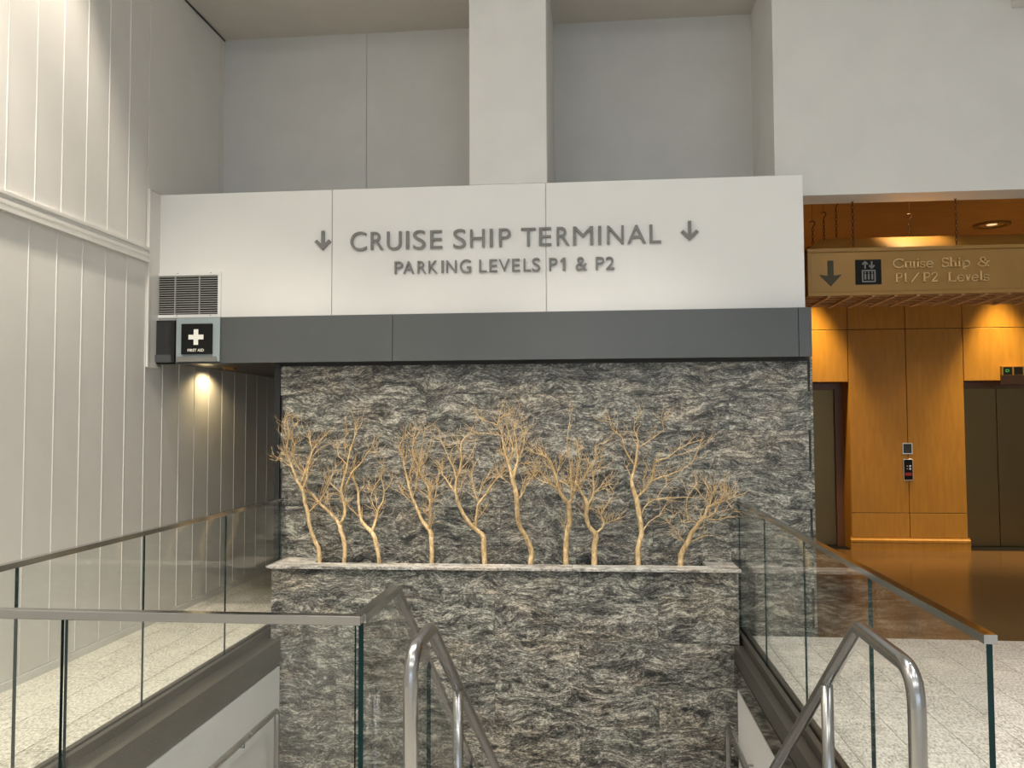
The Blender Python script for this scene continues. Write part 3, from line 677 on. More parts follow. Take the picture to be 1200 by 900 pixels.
# stair pit: cheek walls, fascia and steps
for sx, x0, x1, zt, xb in ((-1, -2.50, -2.66, -0.215, -2.72), (1, 1.05, 1.17, -0.305, 1.20)):
    m = MB(); m.box(x0, x1, 2.3 if sx < 0 else 3.05, 6.56, -3.0, zt - 0.0)
    m.box(x1, xb, 2.3 if sx < 0 else 3.05, 7.0, -3.0, -0.30)
    structure(m.build('wall_pit', M['white']), 'white cheek wall below floor level on the %s of the stairwell' % ('left' if sx < 0 else 'right'))
    m = MB()
    i0 = x0 - sx * 0.006
    y0, y1 = 2.72, 6.56 + (0.08 if sx > 0 else 0)
    if sx < 0:
        m.box(i0, x0 - 0.05, y0, y1, zt + 0.035, 0.0)
    else:
        m.box(i0, x0 + 0.05, y0, y1, -0.12, 0.0)
    m.box(x0 - sx * 0.0 + sx * 0.05, -2.70 if sx < 0 else 1.19, y0, y1, -0.12, 0.0)
    tr = structure(m.build('trim_%d' % (6 if sx < 0 else 7), M['bronze']), 'dark metal curb cladding along the %s edge of the stairwell' % ('left' if sx < 0 else 'right'))
    if sx > 0:
        m = MB(); m.box(x0 - 0.012, x0 + 0.04, y0, y1, zt + 0.035, -0.122); m.build('polished_plate', M['bronze2'], tr)
    m = MB(); m.box(x0 + sx * 0.012, x0 + sx * 0.04, y0, y1, zt - 0.005, zt + 0.034); m.build('shadow_gap', M['fascia'], tr)
m = MB(); m.box(-2.66, -0.70, 2.60, 2.72, -3.0, -0.02)
structure(m.build('wall_pit', M['white']), 'white wall of the stairwell under the near glass barrier')
m = MB()
for k in range(8):
    m.box(-0.70, 1.05, 3.0 + 0.25 * k, 3.0 + 0.25 * (k + 1) + 0.02, -1.6, -0.17 * (k + 1))
m.box(-2.50, 1.05, 5.0, 6.62, -1.56, PITZ)
for k in range(8):
    m.box(-2.50, -0.80, 5.0 - 0.25 * (k + 1) - 0.02, 5.0 - 0.25 * k, -3.0, PITZ - 0.17 * (k + 1))
m.box(-2.66, 1.17, 2.3, 6.9, -3.1, -3.0)
structure(m.build('floor', M['stair']), 'dark stone stair flights and landing below the opening')

# ------------------------------------------------------------------ planter
pl = empty('stone_planter', (-2.58, 6.57, PITZ))
pl.rotation_euler = (0, 0, math.atan2(0.08, 3.68))
WORLD[pl.name] = Vector((0, 0, 0))       # parts below are in the planter's own frame
tag(pl, 'long raised stone planter with a pale ledge below the row of bare branches', 'planter')
PW = 3.665; Z0 = 0.0 - PITZ
m = MB(); m.box(0.0, PW, 0.02, 0.335, 0, Z0 + 0.46); m.build('core', M['grout'], pl)
rows = [0.552, 0.364, 0.009, -0.318, -0.635, -0.96, -1.29, PITZ]
for r in range(len(rows) - 1):
    off = (1.186 if r % 2 == 0 else 0.529)
    k = -2
    while off + 1.262 * k < PW:
        a, b = max(0.0, off + 1.262 * k), min(PW, off + 1.262 * (k + 1))
        if b - a > 0.03: piece('slab', M['rock'], pl, a + 0.0012, b - 0.0012, 0.0, 0.022, Z0 + rows[r + 1] + 0.0012, Z0 + rows[r] - 0.0012)
        k += 1
for sx in (0, 1):
    m = MB(); m.box(-0.0 if not sx else PW - 0.02, 0.02 if not sx else PW, 0.022, 0.34, 0, Z0 + 0.55); m.build('end_slab', M['rock'], pl)
LZ0, LZ1 = Z0 + 0.553, Z0 + 0.575
cuts = [-0.035, 1.13, 2.395, PW + 0.02]
for a, b in zip(cuts, cuts[1:]):
    m = MB(); m.bbox(a + 0.0012, b - 0.0012, -0.03, 0.155, LZ0, LZ1, 0.002); m.build('ledge', M['ledge'], pl)
m = MB(); m.bbox(-0.035, 0.30, 0.157, 0.420, LZ0, LZ1, 0.002); m.build('ledge', M['ledge'], pl)
m = MB(); m.bbox(PW - 0.22, PW + 0.02, 0.157, 0.340, LZ0, LZ1, 0.002); m.build('ledge', M['ledge'], pl)
m = MB(); m.box(0.03, PW - 0.03, 0.03, 0.34, Z0 + 0.46, Z0 + 0.50); m.build('soil', M['soil'], pl)

# ------------------------------------------------------------------ bare branches
LABELS = [
 'bare branch at the far left end of the planter leaning left to a dense tip',
 'bare branch second from left, forked low with one limb sweeping up to the left',
 'small bare branch third from left with a low wide fork shaped like a cup',
 'bare branch fourth from left with a dense bushy crown on a straight slim trunk',
 'wide forked bare branch fifth from left, its trunk bent sharply left above the ledge',
 'narrow bare branch sixth from left with bowed trunk and upright brush of twigs',
 'bare branch seventh from left with a thick straight trunk and a spreading crown',
 'short bare branch eighth from left, split low into a curved left limb and short arm',
 'tallest bare branch, ninth from left, one long limb reaching out to the right',
 'low spiky bare branch at the right end of the planter leaning to the right']
def rvec():
    return Vector((random.uniform(-1, 1), random.uniform(-1, 1), random.uniform(-1, 1)))
def clampy(p):
    p.y = min(6.955, max(6.63, p.y))
    return p
DENS = [120, 95, 70, 170, 120, 150, 140, 80, 110, 120]
for ti, limbs in enumerate(TREES):
    random.seed(50 + ti)
    b0 = limbs[0][0]
    root = empty('bare_branch', (b0[0], b0[1], 0.50))
    tag(root, LABELS[ti], 'branch', 'bare branches in the stone planter')
    tips = []
    for li, l in enumerate(limbs):
        pts = [Vector(p[:3]) for p in l]; rad = [p[3] * 1.2 for p in l]
        if li == 0: pts[0].z = min(pts[0].z, 0.49)
        # smooth the traced line a little and roughen it
        P = []; Rr = []
        for i in range(len(pts) - 1):
            p0 = pts[max(i - 1, 0)]; p1 = pts[i]; p2 = pts[i + 1]; p3 = pts[min(i + 2, len(pts) - 1)]
            for s in (0.0, 0.5):
                q = 0.5 * ((2 * p1) + (p2 - p0) * s + (2 * p0 - 5 * p1 + 4 * p2 - p3) * s * s + (3 * p1 - p0 - 3 * p2 + p3) * s ** 3)
                P.append(q + (rvec() * 0.004 if s else Vector((0, 0, 0)))); Rr.append(rad[i] * (1 - s) + rad[i + 1] * s)
        P.append(pts[-1]); Rr.append(rad[-1])
        m = MB(); m.tube(P, Rr, 8 if li == 0 else 6)
        m.build('trunk' if li == 0 else 'branch', M['bark'], root, smooth=True)
        n0 = len(P) // 2 if li == 0 else 1
        for i in range(n0, len(P)):
            d = (P[i] - P[max(0, i - 1)])
            if d.length > 1e-5: tips.append((P[i], d.normalized(), Rr[i], i == len(P) - 1))
    m = MB()
    for k in range(DENS[ti]):
        p, d, r, end = random.choice(tips)
        p = p.copy()
        d = (d + rvec() * 0.85 + Vector((0, -0.05, 0.35))).normalized()
        L = random.uniform(0.06, 0.19)
        n = random.randint(4, 6)
        pts = [p.copy()]
        for q in range(n):
            d = (d + rvec() * 0.42 + Vector((0, 0, 0.10))).normalized()
            p = clampy(p + d * (L / n)); pts.append(p.copy())
        r0 = min(r * 0.75, random.uniform(0.0019, 0.0033))
        m.tube(pts, [r0 * (1 - 0.65 * i / n) for i in range(n + 1)], 4, False)
        if random.random() < 0.7:
            q = random.randint(1, n - 1); p2 = pts[q].copy(); d2 = (d + rvec()).normalized()
            pp = [p2.copy()]
            for z in range(3):
                d2 = (d2 + rvec() * 0.45 + Vector((0, 0, 0.1))).normalized(); p2 = clampy(p2 + d2 * 0.03); pp.append(p2.copy())
            m.tube(pp, [r0 * 0.7, r0 * 0.6, r0 * 0.5, r0 * 0.35], 4, False)
    tw = m.build('twigs', M['bark'], root, rec=False); tw['kind'] = 'stuff'

# ------------------------------------------------------------------ glass balustrades
def pane(parent, x, y0, y1, z0, z1, t=0.011):
    """glass sheet in a plane X = const, clear faces and teal edges"""
    m = MB()
    a, b = x - t / 2, x + t / 2
    m.add([(a, y0, z0), (a, y1, z0), (a, y1, z1), (a, y0, z1), (b, y0, z0), (b, y1, z0), (b, y1, z1), (b, y0, z1)], [(0, 1, 2, 3), (4, 7, 6, 5)])
    m.cur = 1
    m.add([(a, y0, z0), (b, y0, z0), (b, y0, z1), (a, y0, z1), (a, y1, z0), (b, y1, z0), (b, y1, z1), (a, y1, z1)], [(0, 1, 2, 3), (5, 4, 7, 6), (0, 4, 5, 1)])
    return m.build('glass_pane', [M['glass'], M['gedge']], parent, rec=False)
RZ = 1.06
def side_rail(x, joints, label, yend, ystart):
    root = empty('glass_balustrade', (x, joints[0], 0.0))
    tag(root, label, 'balustrade')
    for a, b in zip(joints, joints[1:]): pane(root, x, a + 0.003, b - 0.003, 0.012, RZ - 0.008, 0.018 if a == joints[0] else 0.010)
    m = MB(); m.sweep([(x, ystart, RZ), (x, yend, RZ)], 0.038, 0.027); m.build('top_rail', M['railcap'], root)
    for s in (-1, 1):
        m = MB(); m.bbox(min(x + s * 0.045, x + s * 0.0095), max(x + s * 0.045, x + s * 0.0095), joints[0], joints[-1], 0.0, 0.055, 0.003); m.build('base_shoe', M['bronze'], root)
    return root
side_rail(-2.66, [2.68, 3.688, 4.791, 5.903, 6.975], 'glass balustrade with dark rail along the granite walkway at left', 6.985, 2.66)
side_rail(1.152, [2.64, 3.734, 4.858, 5.962, 6.99], 'glass balustrade with grey rail running back along the right of the stairwell', 6.995, 2.632)
# near cross barrier, and the sloping one beside the stair
root = empty('glass_balustrade', (-1.7, 2.67, 0.0))
tag(root, 'near glass barrier with a bright rail crossing the lower left', 'balustrade')
def cross(x0, x1):
    m = MB(); y0, y1, z0, z1 = 2.661, 2.678, 0.0, RZ
    m.add([(x0, y0, z0), (x1, y0, z0), (x1, y0, z1), (x0, y0, z1), (x0, y1, z0), (x1, y1, z0), (x1, y1, z1), (x0, y1, z1)], [(0, 1, 2, 3), (4, 7, 6, 5)])
    m.cur = 1
    m.add([(x0, y0, z0), (x0, y1, z0), (x0, y1, z1), (x0, y0, z1), (x1, y0, z0), (x1, y1, z0), (x1, y1, z1), (x1, y0, z1)], [(0, 1, 2, 3), (5, 4, 7, 6), (0, 4, 5, 1)])
    m.build('glass_pane', [M['glass'], M['gedge']], root, rec=False)
cross(-2.64, -1.761); cross(-1.747, -0.768)
m = MB(); m.bbox(-2.66, -0.748, 2.651, 2.689, RZ - 0.002, RZ + 0.028, 0.002); m.build('top_rail', M['railcap'], root)
m = MB(); m.bbox(-2.64, -0.76, 2.63, 2.660, -0.02, 0.06, 0.003); m.bbox(-2.64, -0.76, 2.679, 2.71, -0.02, 0.06, 0.003); m.build('base_shoe', M['bronze'], root)
root = empty('glass_balustrade', (-0.758, 2.70, 0.0))
tag(root, 'glass balustrade sloping down beside the left stair handrail', 'balustrade')
SL = -0.72
RP = [(-0.758, 2.69, RZ + 0.013), (-0.758, 3.17, RZ + 0.013), (-0.758, 5.15, RZ + 0.013 + SL * 1.98)]
m = MB(); m.sweep(RP, 0.038, 0.028); m.build('top_rail', M['railcap'], root)
def slope_pane(y0, y1):
    def zt(y): return RZ + (SL * (y - 3.17) if y > 3.17 else 0)
    ys = [y0] + ([3.17] if y0 < 3.17 < y1 else []) + [y1]
    poly = [(y, zt(y)) for y in ys] + [(y, max(zt(y) - 1.05, PITZ)) for y in ys[::-1]]
    n = len(poly); t = 0.0085
    m = MB()
    m.add([(-0.758 - t, p[0], p[1]) for p in poly], [tuple(range(n))]); m.add([(-0.758 + t, p[0], p[1]) for p in poly], [tuple(range(n))[::-1]])
    m.cur = 1
    m.add([(-0.758 - t, p[0], p[1]) for p in poly] + [(-0.758 + t, p[0], p[1]) for p in poly], [(i, (i + 1) % n, n + (i + 1) % n, n + i) for i in range(n)])
    m.build('glass_pane', [M['glass'], M['gedge']], root, rec=False)
slope_pane(2.70, 3.812); slope_pane(3.82, 5.12)
m = MB(); m.prism([(2.72, 0.05), (3.17, 0.05), (5.1, 0.05 + SL * 1.93), (5.1, -0.35 + SL * 1.93), (3.17, -0.35), (2.72, -0.35)], -0.80, -0.715, 'X'); m.build('base_shoe', M['bronze'], root)

# ------------------------------------------------------------------ stainless tube handrails
def arc(p, c, q, n=7):
    """rounded corner from p towards c towards q"""
    p, c, q = Vector(p), Vector(c), Vector(q)
    return [(1 - t) ** 2 * p + 2 * t * (1 - t) * c + t * t * q for t in [i / n for i in range(n + 1)]]
def stair_handrail(x, yf, ytop, ztop, slope, yend, ypost, label, lean=0.0, r=0.0235):
    root = empty('stair_handrail', (x, yf, 0.0))
    tag(root, label, 'handrail')
    b = 0.10
    pts = [Vector((x, yf, 0.01))] + arc((x, yf, ztop - b), (x, yf, ztop), (x, yf + b, ztop))
    pts += arc((x, ytop - 0.03, ztop), (x, ytop, ztop), (x, ytop + 0.03, ztop + slope * 0.03), 4)
    pts += [Vector((x, yend, ztop + slope * (yend - ytop)))]
    m = MB(); m.tube(pts, r, 20); m.build('rail', M['steel'], root, smooth=True)
    zp = ztop + slope * (ypost - ytop)
    m = MB(); m.tube([(x, ypost, zp - 0.86), (x, ypost, zp - r * 0.6)], r * 0.93, 20); m.build('post', M['steel'], root, smooth=True)
    m = MB(); m.disc((x, yf), r, 0.048, 0.0, 0.008); m.build('floor_flange', M['steel'], root, smooth=False)
stair_handrail(-0.577, 2.62, 2.94, 0.985, -0.645, 4.9, 3.53, 'brushed steel tube handrail on the left of the stair beside the sloping glass')
stair_handrail(0.845, 2.37, 2.86, 1.035, -0.728, 4.75, 3.26, 'brushed steel tube handrail on the right of the stair before the granite floor')
def wall_handrail(x, z, y0, y1, wx, label):
    root = empty('wall_handrail', (x, y1, PITZ))
    tag(root, label, 'handrail')
    pts = [Vector((x, y0, z))] + arc((x, y1 - 0.03, z), (x, y1, z), (x, y1, z - 0.03), 5) + [Vector((x, y1, PITZ))]
    m = MB(); m.tube(pts, 0.021, 16); m.build('rail', M['steel'], root, smooth=True)
    for y in (y0 + 0.3, y1 - 0.6):
        m = MB(); m.tube([(wx, y, z - 0.05), (x, y, z - 0.05), (x, y, z - 0.015)], 0.008, 8); m.build('bracket_or_shadow', M['steel'], root)
wall_handrail(-2.42, -0.47, 3.6, 6.30, -2.50, 'low steel handrail against the white cheek wall at lower left')
wall_handrail(0.972, -0.575, 4.6, 6.56, 1.05, 'low steel handrail against the white cheek wall at lower right')
# ------------------------------------------------------------------ wall lettering
def lettering(name, rows, z0, z1, label):
    root = empty(name, ((rows[0][1] + rows[-1][2]) / 2, 6.97, z0))
    tag(root, label, 'sign', 'raised lettering on the white sign wall')
    for ch, a, b in rows:
        if ch == '1':
            h = z1 - z0; s_ = 0.022
            m = MB(); m.prism([(b - s_, z0), (b, z0), (b, z1), (b - s_ * 0.9, z1), (a, z1 - h * 0.20), (a + 0.002, z1 - h * 0.36), (b - s_, z1 - h * 0.24)], 6.948, 6.964, 'Y'); m.build('letter', M['letter'], root)
            continue
        o = 0.035 * (z1 - z0) if ch in 'CSUG&' else 0
        glyph('letter', ch, a, b, z0 - (o if ch != '1' else 0), z1 + (o if ch != 'U' else 0), 6.964, 0.016, M['letter'], root, 0.0)
lettering('wall_lettering', [('C', -2.06, -1.92), ('R', -1.883, -1.773), ('U', -1.743, -1.618), ('I', -1.578, -1.552), ('S', -1.517, -1.409), ('E', -1.370, -1.268), ('S', -1.172, -1.065), ('H', -1.029, -0.907), ('I', -0.864, -0.838), ('P', -0.785, -0.686), ('T', -0.6, -0.477), ('E', -0.449, -0.346), ('R', -0.302, -0.196), ('M', -0.166, 0.001), ('I', 0.041, 0.067), ('N', 0.115, 0.252), ('A', 0.28, 0.433), ('L', 0.463, 0.556)], 3.176, 3.330, 'large grey raised letters reading CRUISE SHIP TERMINAL on the white wall')
lettering('wall_lettering', [('P', -1.676, -1.604), ('A', -1.602, -1.507), ('R', -1.479, -1.404), ('K', -1.385, -1.306), ('I', -1.274, -1.256), ('N', -1.232, -1.146), ('G', -1.117, -1.023), ('L', -0.953, -0.889), ('E', -0.867, -0.801), ('V', -0.789, -0.696), ('E', -0.676, -0.610), ('L', -0.580, -0.518), ('S', -0.508, -0.441), ('P', -0.366, -0.297), ('1', -0.273, -0.231), ('&', -0.147, -0.052), ('P', 0.020, 0.090), ('2', 0.101, 0.173)], 2.966, 3.072, 'smaller grey raised letters reading PARKING LEVELS P1 & P2 under the main line')
def wall_arrow(xc, zt, zb, label):
    root = empty('wall_arrow', (xc, 6.97, zb))
    tag(root, label, 'arrow')
    y0, y1 = 6.948, 6.972
    h = zt - zb
    t = 0.026
    w = 0.072
    m = MB(); m.prism([(xc, zb), (xc + w, zb + w), (xc + w - t * 0.75, zb + w + t * 0.75), (xc + t / 2, zb + 2 * t), (xc + t / 2, zt), (xc - t / 2, zt), (xc - t / 2, zb + 2 * t), (xc - w + t * 0.75, zb + w + t * 0.75), (xc - w, zb + w)], y0, y1, 'Y'); m.build('arrow', M['letter'], root)
wall_arrow(-2.302, 3.352, 3.185, 'grey down arrow left of the lettering beside the panel joint')
wall_arrow(0.788, 3.352, 3.188, 'grey down arrow right of the lettering')

# ------------------------------------------------------------------ vent grille and first aid sign
root = empty('vent_grille', (-3.50, 6.97, 2.635))
tag(root, 'louvred white air vent at the lower left corner of the sign wall', 'vent')
VX0, VX1, VZ0, VZ1 = LW + 0.002, -3.205, 2.625, 3.02
m = MB()
m.box(VX0, VX1, 6.955, 6.97, VZ0, 2.652); m.box(VX0, VX1, 6.955, 6.97, 2.992, VZ1)
m.box(-3.232, VX1, 6.955, 6.97, 2.652, 2.992); m.box(VX0, VX0 + 0.006, 6.955, 6.97, 2.652, 2.992)
m.build('frame', M['sign'], root)
m = MB(); m.box(VX0, -3.232, 6.967, 6.9695, 2.652, 2.992); m.build('backing', M['black'], root)
for k in range(17):
    z = 2.661 + k * 0.0198
    m = MB(); m.prism([(6.9665, z + 0.0075), (6.9665, z + 0.010), (6.952, z + 0.002), (6.952, z - 0.0005)], VX0 + 0.006, -3.232, 'X'); m.build('slat', M['slat'], root)
for x in (-3.62, -3.40):
    m = MB(); m.box(x, x + 0.006, 6.950, 6.966, 2.652, 2.992); m.build('stay', M['slat'], root)
for x in (-3.60, -3.30):
    for z in (2.638, 3.008):
        m = MB(); m.box(x, x + 0.008, 6.953, 6.956, z, z + 0.008); m.build('screw', M['letter'], root)
root = empty('first_aid_sign', (-3.348, 6.83, 2.228))
tag(root, 'small square first aid sign with white cross on the left end of the fascia', 'sign')
m = MB(); m.bbox(-3.541, -3.155, 6.838, 6.858, 2.232, 2.606, 0.002); m.build('glass_plate', M['frost'], root)
m = MB(); m.prism([(-3.53, 2.232), (-3.175, 2.232), (-3.185, 2.275), (-3.53, 2.275)], 6.822, 6.838, 'Y'); m.build('bracket_or_shadow', M['letter'], root)
m = MB(); m.bbox(-3.487, -3.216, 6.818, 6.836, 2.296, 2.554, 0.002); m.build('placard', M['black'], root)
m = MB(); cx, cz = -3.355, 2.440
m.prism([(cx - 0.020, cz + 0.066), (cx - 0.020, cz + 0.020), (cx - 0.066, cz + 0.020), (cx - 0.066, cz - 0.020), (cx - 0.020, cz - 0.020), (cx - 0.020, cz - 0.066), (cx + 0.020, cz - 0.066), (cx + 0.020, cz - 0.020), (cx + 0.066, cz - 0.020), (cx + 0.066, cz + 0.020), (cx + 0.020, cz + 0.020), (cx + 0.020, cz + 0.066)][::-1], 6.8155, 6.819, 'Y')
m.build('cross', M['white2'], root)
glyph('lettering', 'FIRST AID', -3.427, -3.284, 2.316, 2.340, 6.8185, 0.003, M['white2'], root, 0.012)

# ------------------------------------------------------------------ lift lobby
m = MB(); m.box(1.60, 9.0, 7.57, 12.6, 4.0, 4.15)
structure(m.build('ceiling', M['wooddark']), 'amber wood ceiling of the lift lobby')
PF = 11.69
m = MB()
m.box(1.60, 9.0, PF + 0.02, 12.4, 2.245, 4.0)
m.box(3.41, 4.86, PF + 0.02, 12.4, 0.0, 2.245)
m.box(1.60, 1.95, PF + 0.02, 12.4, 0.0, 2.245)
m.box(6.35, 9.0, PF + 0.02, 12.4, 0.0, 2.245)
wlf = structure(m.build('wall_lift', M['joint']), 'amber panelled wall around the lift doors')
g = 0.008
for a, b in ((1.60, 3.395), (3.395, 4.141), (4.141, 4.872), (4.872, 6.38), (6.38, 9.0)):
    for z0, z1 in ((2.94, 4.0), (2.235, 2.94)) if not (3.3 < a < 4.8 or a > 6.3) else ((2.94, 4.0), (0.49, 2.94), (0.165, 0.49)):
        m = MB(); m.bbox(a + g / 2, b - g / 2, PF, PF + 0.025, z0 + g / 2, z1 - g / 2, 0.003); m.build('panel', M['wood'], wlf)
for x0, x1 in ((3.395, 3.42), (4.85, 4.872)):
    m = MB(); m.box(x0, x1, PF + 0.027, 12.05, 0.0, 2.24); m.build('return_panel', M['wood'], wlf)
m = MB()
m.prism([(PF + 0.02, 0.0), (PF - 0.03, 0.0), (PF - 0.03, 0.078), (PF - 0.022, 0.088), (PF - 0.022, 0.10), (PF - 0.035, 0.108), (PF - 0.035, 0.135), (PF - 0.015, 0.150), (PF - 0.012, 0.165), (PF + 0.02, 0.165)], 3.375, 4.892, 'X')
structure(m.build('baseboard_lift', M['wood']), 'moulded amber plinth at the foot of the pillar between the lifts')
for i, (a, b) in enumerate(((1.95, 3.395), (4.872, 6.35))):
    m = MB()
    t = 0.10
    m.box(a, b, 12.03, 12.14, 2.15, 2.245)
    m.box(b - t if i == 0 else b - 0.03, b, 12.0, 12.14, 0.0, 2.15)
    if i == 0: m.box(a, a + t, 12.0, 12.14, 0.0, 2.15)
    d = structure(m.build('door_%d' % (i + 1), M['frame']), ('lift doorway partly hidden behind the stone wall' if i == 0 else 'lift doorway with bronze leaves at the right edge'))
    c0, c1 = (a + t, b - t) if i == 0 else (a + 0.01, b - 0.03)
    md = (c0 + c1) / 2 if i == 0 else 5.435
    for p, q in ((c0, md - 0.003), (md + 0.003, c1)):
        m = MB(); m.bbox(p, q, 12.05, 12.09, 0.012, 2.15, 0.003); m.build('door_panel', M['door'], d)
    m = MB(); m.box(a, b, 11.74, 12.2, -0.002, 0.006); m.build('threshold', M['black'], d)
    m = MB(); m.box(a, b, PF + 0.03, 12.05, 2.236, 2.244); m.build('soffit_board', M['frame'], d)
    m = MB(); m.box(a, b, 12.10, 12.3, 0, 2.2); m.build('shaft_backing', M['black'], d)
root = empty('call_panel', (4.13, PF, 0.92))
tag(root, 'black lift call button panel with two round buttons on the amber pillar', 'panel')
m = MB(); m.bbox(4.068, 4.195, PF - 0.018, PF, 0.921, 1.205, 0.003); m.build('plate', M['chrome'], root)
m = MB(); m.box(4.078, 4.186, PF - 0.021, PF - 0.017, 0.931, 1.197); m.build('face', M['black'], root)
for z in (1.112, 1.076):
    m = MB(); m.tube([(4.152, PF - 0.030, z), (4.152, PF - 0.020, z)], 0.014, 14); m.build('button', M['chrome'], root)
    m = MB(); m.tube([(4.118, PF - 0.024, z), (4.118, PF - 0.020, z)], 0.006, 8); m.build('indicator', M['white2'], root)
m = MB(); m.box(4.09, 4.172, PF - 0.023, PF - 0.020, 0.985, 1.025); m.build('red_label', M['red'], root)
root = empty('indicator_box', (4.128, PF, 1.27))
tag(root, 'square chrome framed dark plate above the lift call buttons', 'panel')
m = MB()
for q in ((4.065, 4.192, 1.271, 1.282), (4.065, 4.192, 1.405, 1.416), (4.065, 4.076, 1.282, 1.405), (4.181, 4.192, 1.282, 1.405)):
    m.box(q[0], q[1], PF - 0.016, PF, q[2], q[3])
m.build('frame', M['chrome'], root)
m = MB(); m.box(4.076, 4.181, PF - 0.008, PF, 1.282, 1.405); m.build('face', M['smoke'], root)
root = empty('floor_indicator', (5.49, PF, 2.235))
tag(root, 'small lift indicator with two dark displays above the right lift door', 'indicator')
m = MB(); m.bbox(5.335, 5.625, PF - 0.045, PF, 2.30, 2.424, 0.003); m.build('housing', M['gold'], root)
m = MB(); m.box(5.335, 5.625, PF - 0.02, PF, 2.19, 2.30); m.build('lower_plate', M['frame'], root)
for a in (5.355, 5.488):
    m = MB(); m.box(a, a + 0.110, PF - 0.048, PF - 0.044, 2.312, 2.412); m.build('display', M['black'], root)
m = MB()
for dx, dz, w, h in ((0.028, 0.035, 0.006, 0.035), (0.028, 0.064, 0.026, 0.006), (0.028, 0.035, 0.026, 0.006), (0.062, 0.035, 0.006, 0.035)):
    m.box(5.355 + dx, 5.355 + dx + w, PF - 0.0495, PF - 0.0478, 2.312 + dz, 2.312 + dz + h)
m.build('digits', M['green'], root)

# hanging lobby sign: boxed face, hipped top and a lattice underneath
HY, HB = 7.55, 8.30
hs = empty('hanging_sign', (3.6, HY, 2.79))
tag(hs, 'long gold hanging sign with down arrow and raised serif lettering in the lift lobby', 'sign')
HX0, HX1, HZ0, HZ1 = 1.868, 5.4, 2.80, 3.212
m = MB(); m.box(HX0, HX1, HY, HY + 0.02, HZ0, HZ1); m.box(HX0, HX0 + 0.02, HY + 0.02, HB, HZ0, HZ1 - 0.01); m.box(HX1 - 0.02, HX1, HY + 0.02, HB, HZ0, HZ1); m.box(HX0, HX1, HB - 0.02, HB, HZ0 + 0.02, HZ1)
m.build('box', M['gold'], hs)
m = MB()
m.bbox(HX0 - 0.004, HX1, HY - 0.016, HY, HZ1 - 0.030, HZ1 + 0.004, 0.003); m.bbox(HX0 - 0.004, HX1, HY - 0.016, HY, HZ0 - 0.004, HZ0 + 0.030, 0.003)
m.bbox(HX0 - 0.004, HX0 + 0.028, HY - 0.016, HY, HZ0 + 0.030, HZ1 - 0.030, 0.003)
m.build('frame', M['gold'], hs)
m = MB(); t0, t1 = HZ1 + 0.004, HZ1 + 0.155
m.add([(HX0, HY, t0), (HX1, HY, t0), (HX1, HB, t0), (HX0, HB, t0), (HX0 + 0.2, HY + 0.3, t1), (HX1 - 0.2, HY + 0.3, t1), (HX1 - 0.2, HB - 0.2, t1), (HX0 + 0.2, HB - 0.2, t1)],
      [(0, 3, 2, 1), (4, 5, 6, 7), (0, 1, 5, 4), (1, 2, 6, 5), (2, 3, 7, 6), (3, 0, 4, 7)])
m.build('hipped_top', M['gold'], hs)
y = HY + 0.10
while y < HB - 0.03:
    m = MB(); m.box(HX0 + 0.02, HX1 - 0.02, y, y + 0.035, HZ0 + 0.0, HZ0 + 0.010); m.build('slat', M['lattice'], hs); y += 0.150
x = HX0 + 0.17
while x < HX1 - 0.05:
    m = MB(); m.box(x, x + 0.028, HY + 0.02, HB - 0.02, HZ0 - 0.012, HZ0 + 0.012); m.build('cross_slat', M['cross'], hs); x += 0.187
m = MB(); m.box(HX0 + 0.02, HX1 - 0.02, HY + 0.02, HB - 0.02, HZ0 + 0.10, HZ0 + 0.11); m.build('lattice_backing', M['joint'], hs)
m = MB(); ax = 2.062
m.prism([(ax - 0.024, 3.108), (ax - 0.024, 2.975), (ax - 0.094, 2.985), (ax, 2.884), (ax + 0.094, 2.985), (ax + 0.024, 2.975), (ax + 0.024, 3.108)], HY - 0.008, HY, 'Y')
m.build('arrow', M['olive'], hs)
m = MB(); m.box(2.271, 2.488, HY - 0.006, HY, 2.893, 3.110); pg = m.build('pictogram_plate', M['black'], hs)
m = MB()
yy0, yy1 = HY - 0.010, HY - 0.006
def bar(ax_, az_, bx_, bz_, w):
    d = Vector((bx_ - ax_, bz_ - az_)); n = Vector((-d.y, d.x)).normalized() * w / 2
    m.prism([(ax_ - n.x, az_ - n.y), (bx_ - n.x, bz_ - n.y), (bx_ + n.x, bz_ + n.y), (ax_ + n.x, az_ + n.y)], yy0, yy1, 'Y')
for a in ((2.325, 2.918, 2.437, 2.918), (2.325, 3.014, 2.437, 3.014), (2.329, 2.918, 2.329, 3.014), (2.433, 2.918, 2.433, 3.014)): bar(*a, 0.011)
for px_ in (2.352, 2.381, 2.410):
    bar(px_, 2.936, px_, 2.985, 0.014); bar(px_, 2.991, px_, 3.002, 0.011)
bar(2.352, 3.032, 2.352, 3.094, 0.012); bar(2.352, 3.094, 2.330, 3.068, 0.012); bar(2.352, 3.094, 2.374, 3.068, 0.012)
bar(2.408, 3.032, 2.408, 3.094, 0.012); bar(2.408, 3.032, 2.386, 3.060, 0.012); bar(2.408, 3.032, 2.430, 3.060, 0.012)
m.build('lift_symbol', M['pict'], pg)
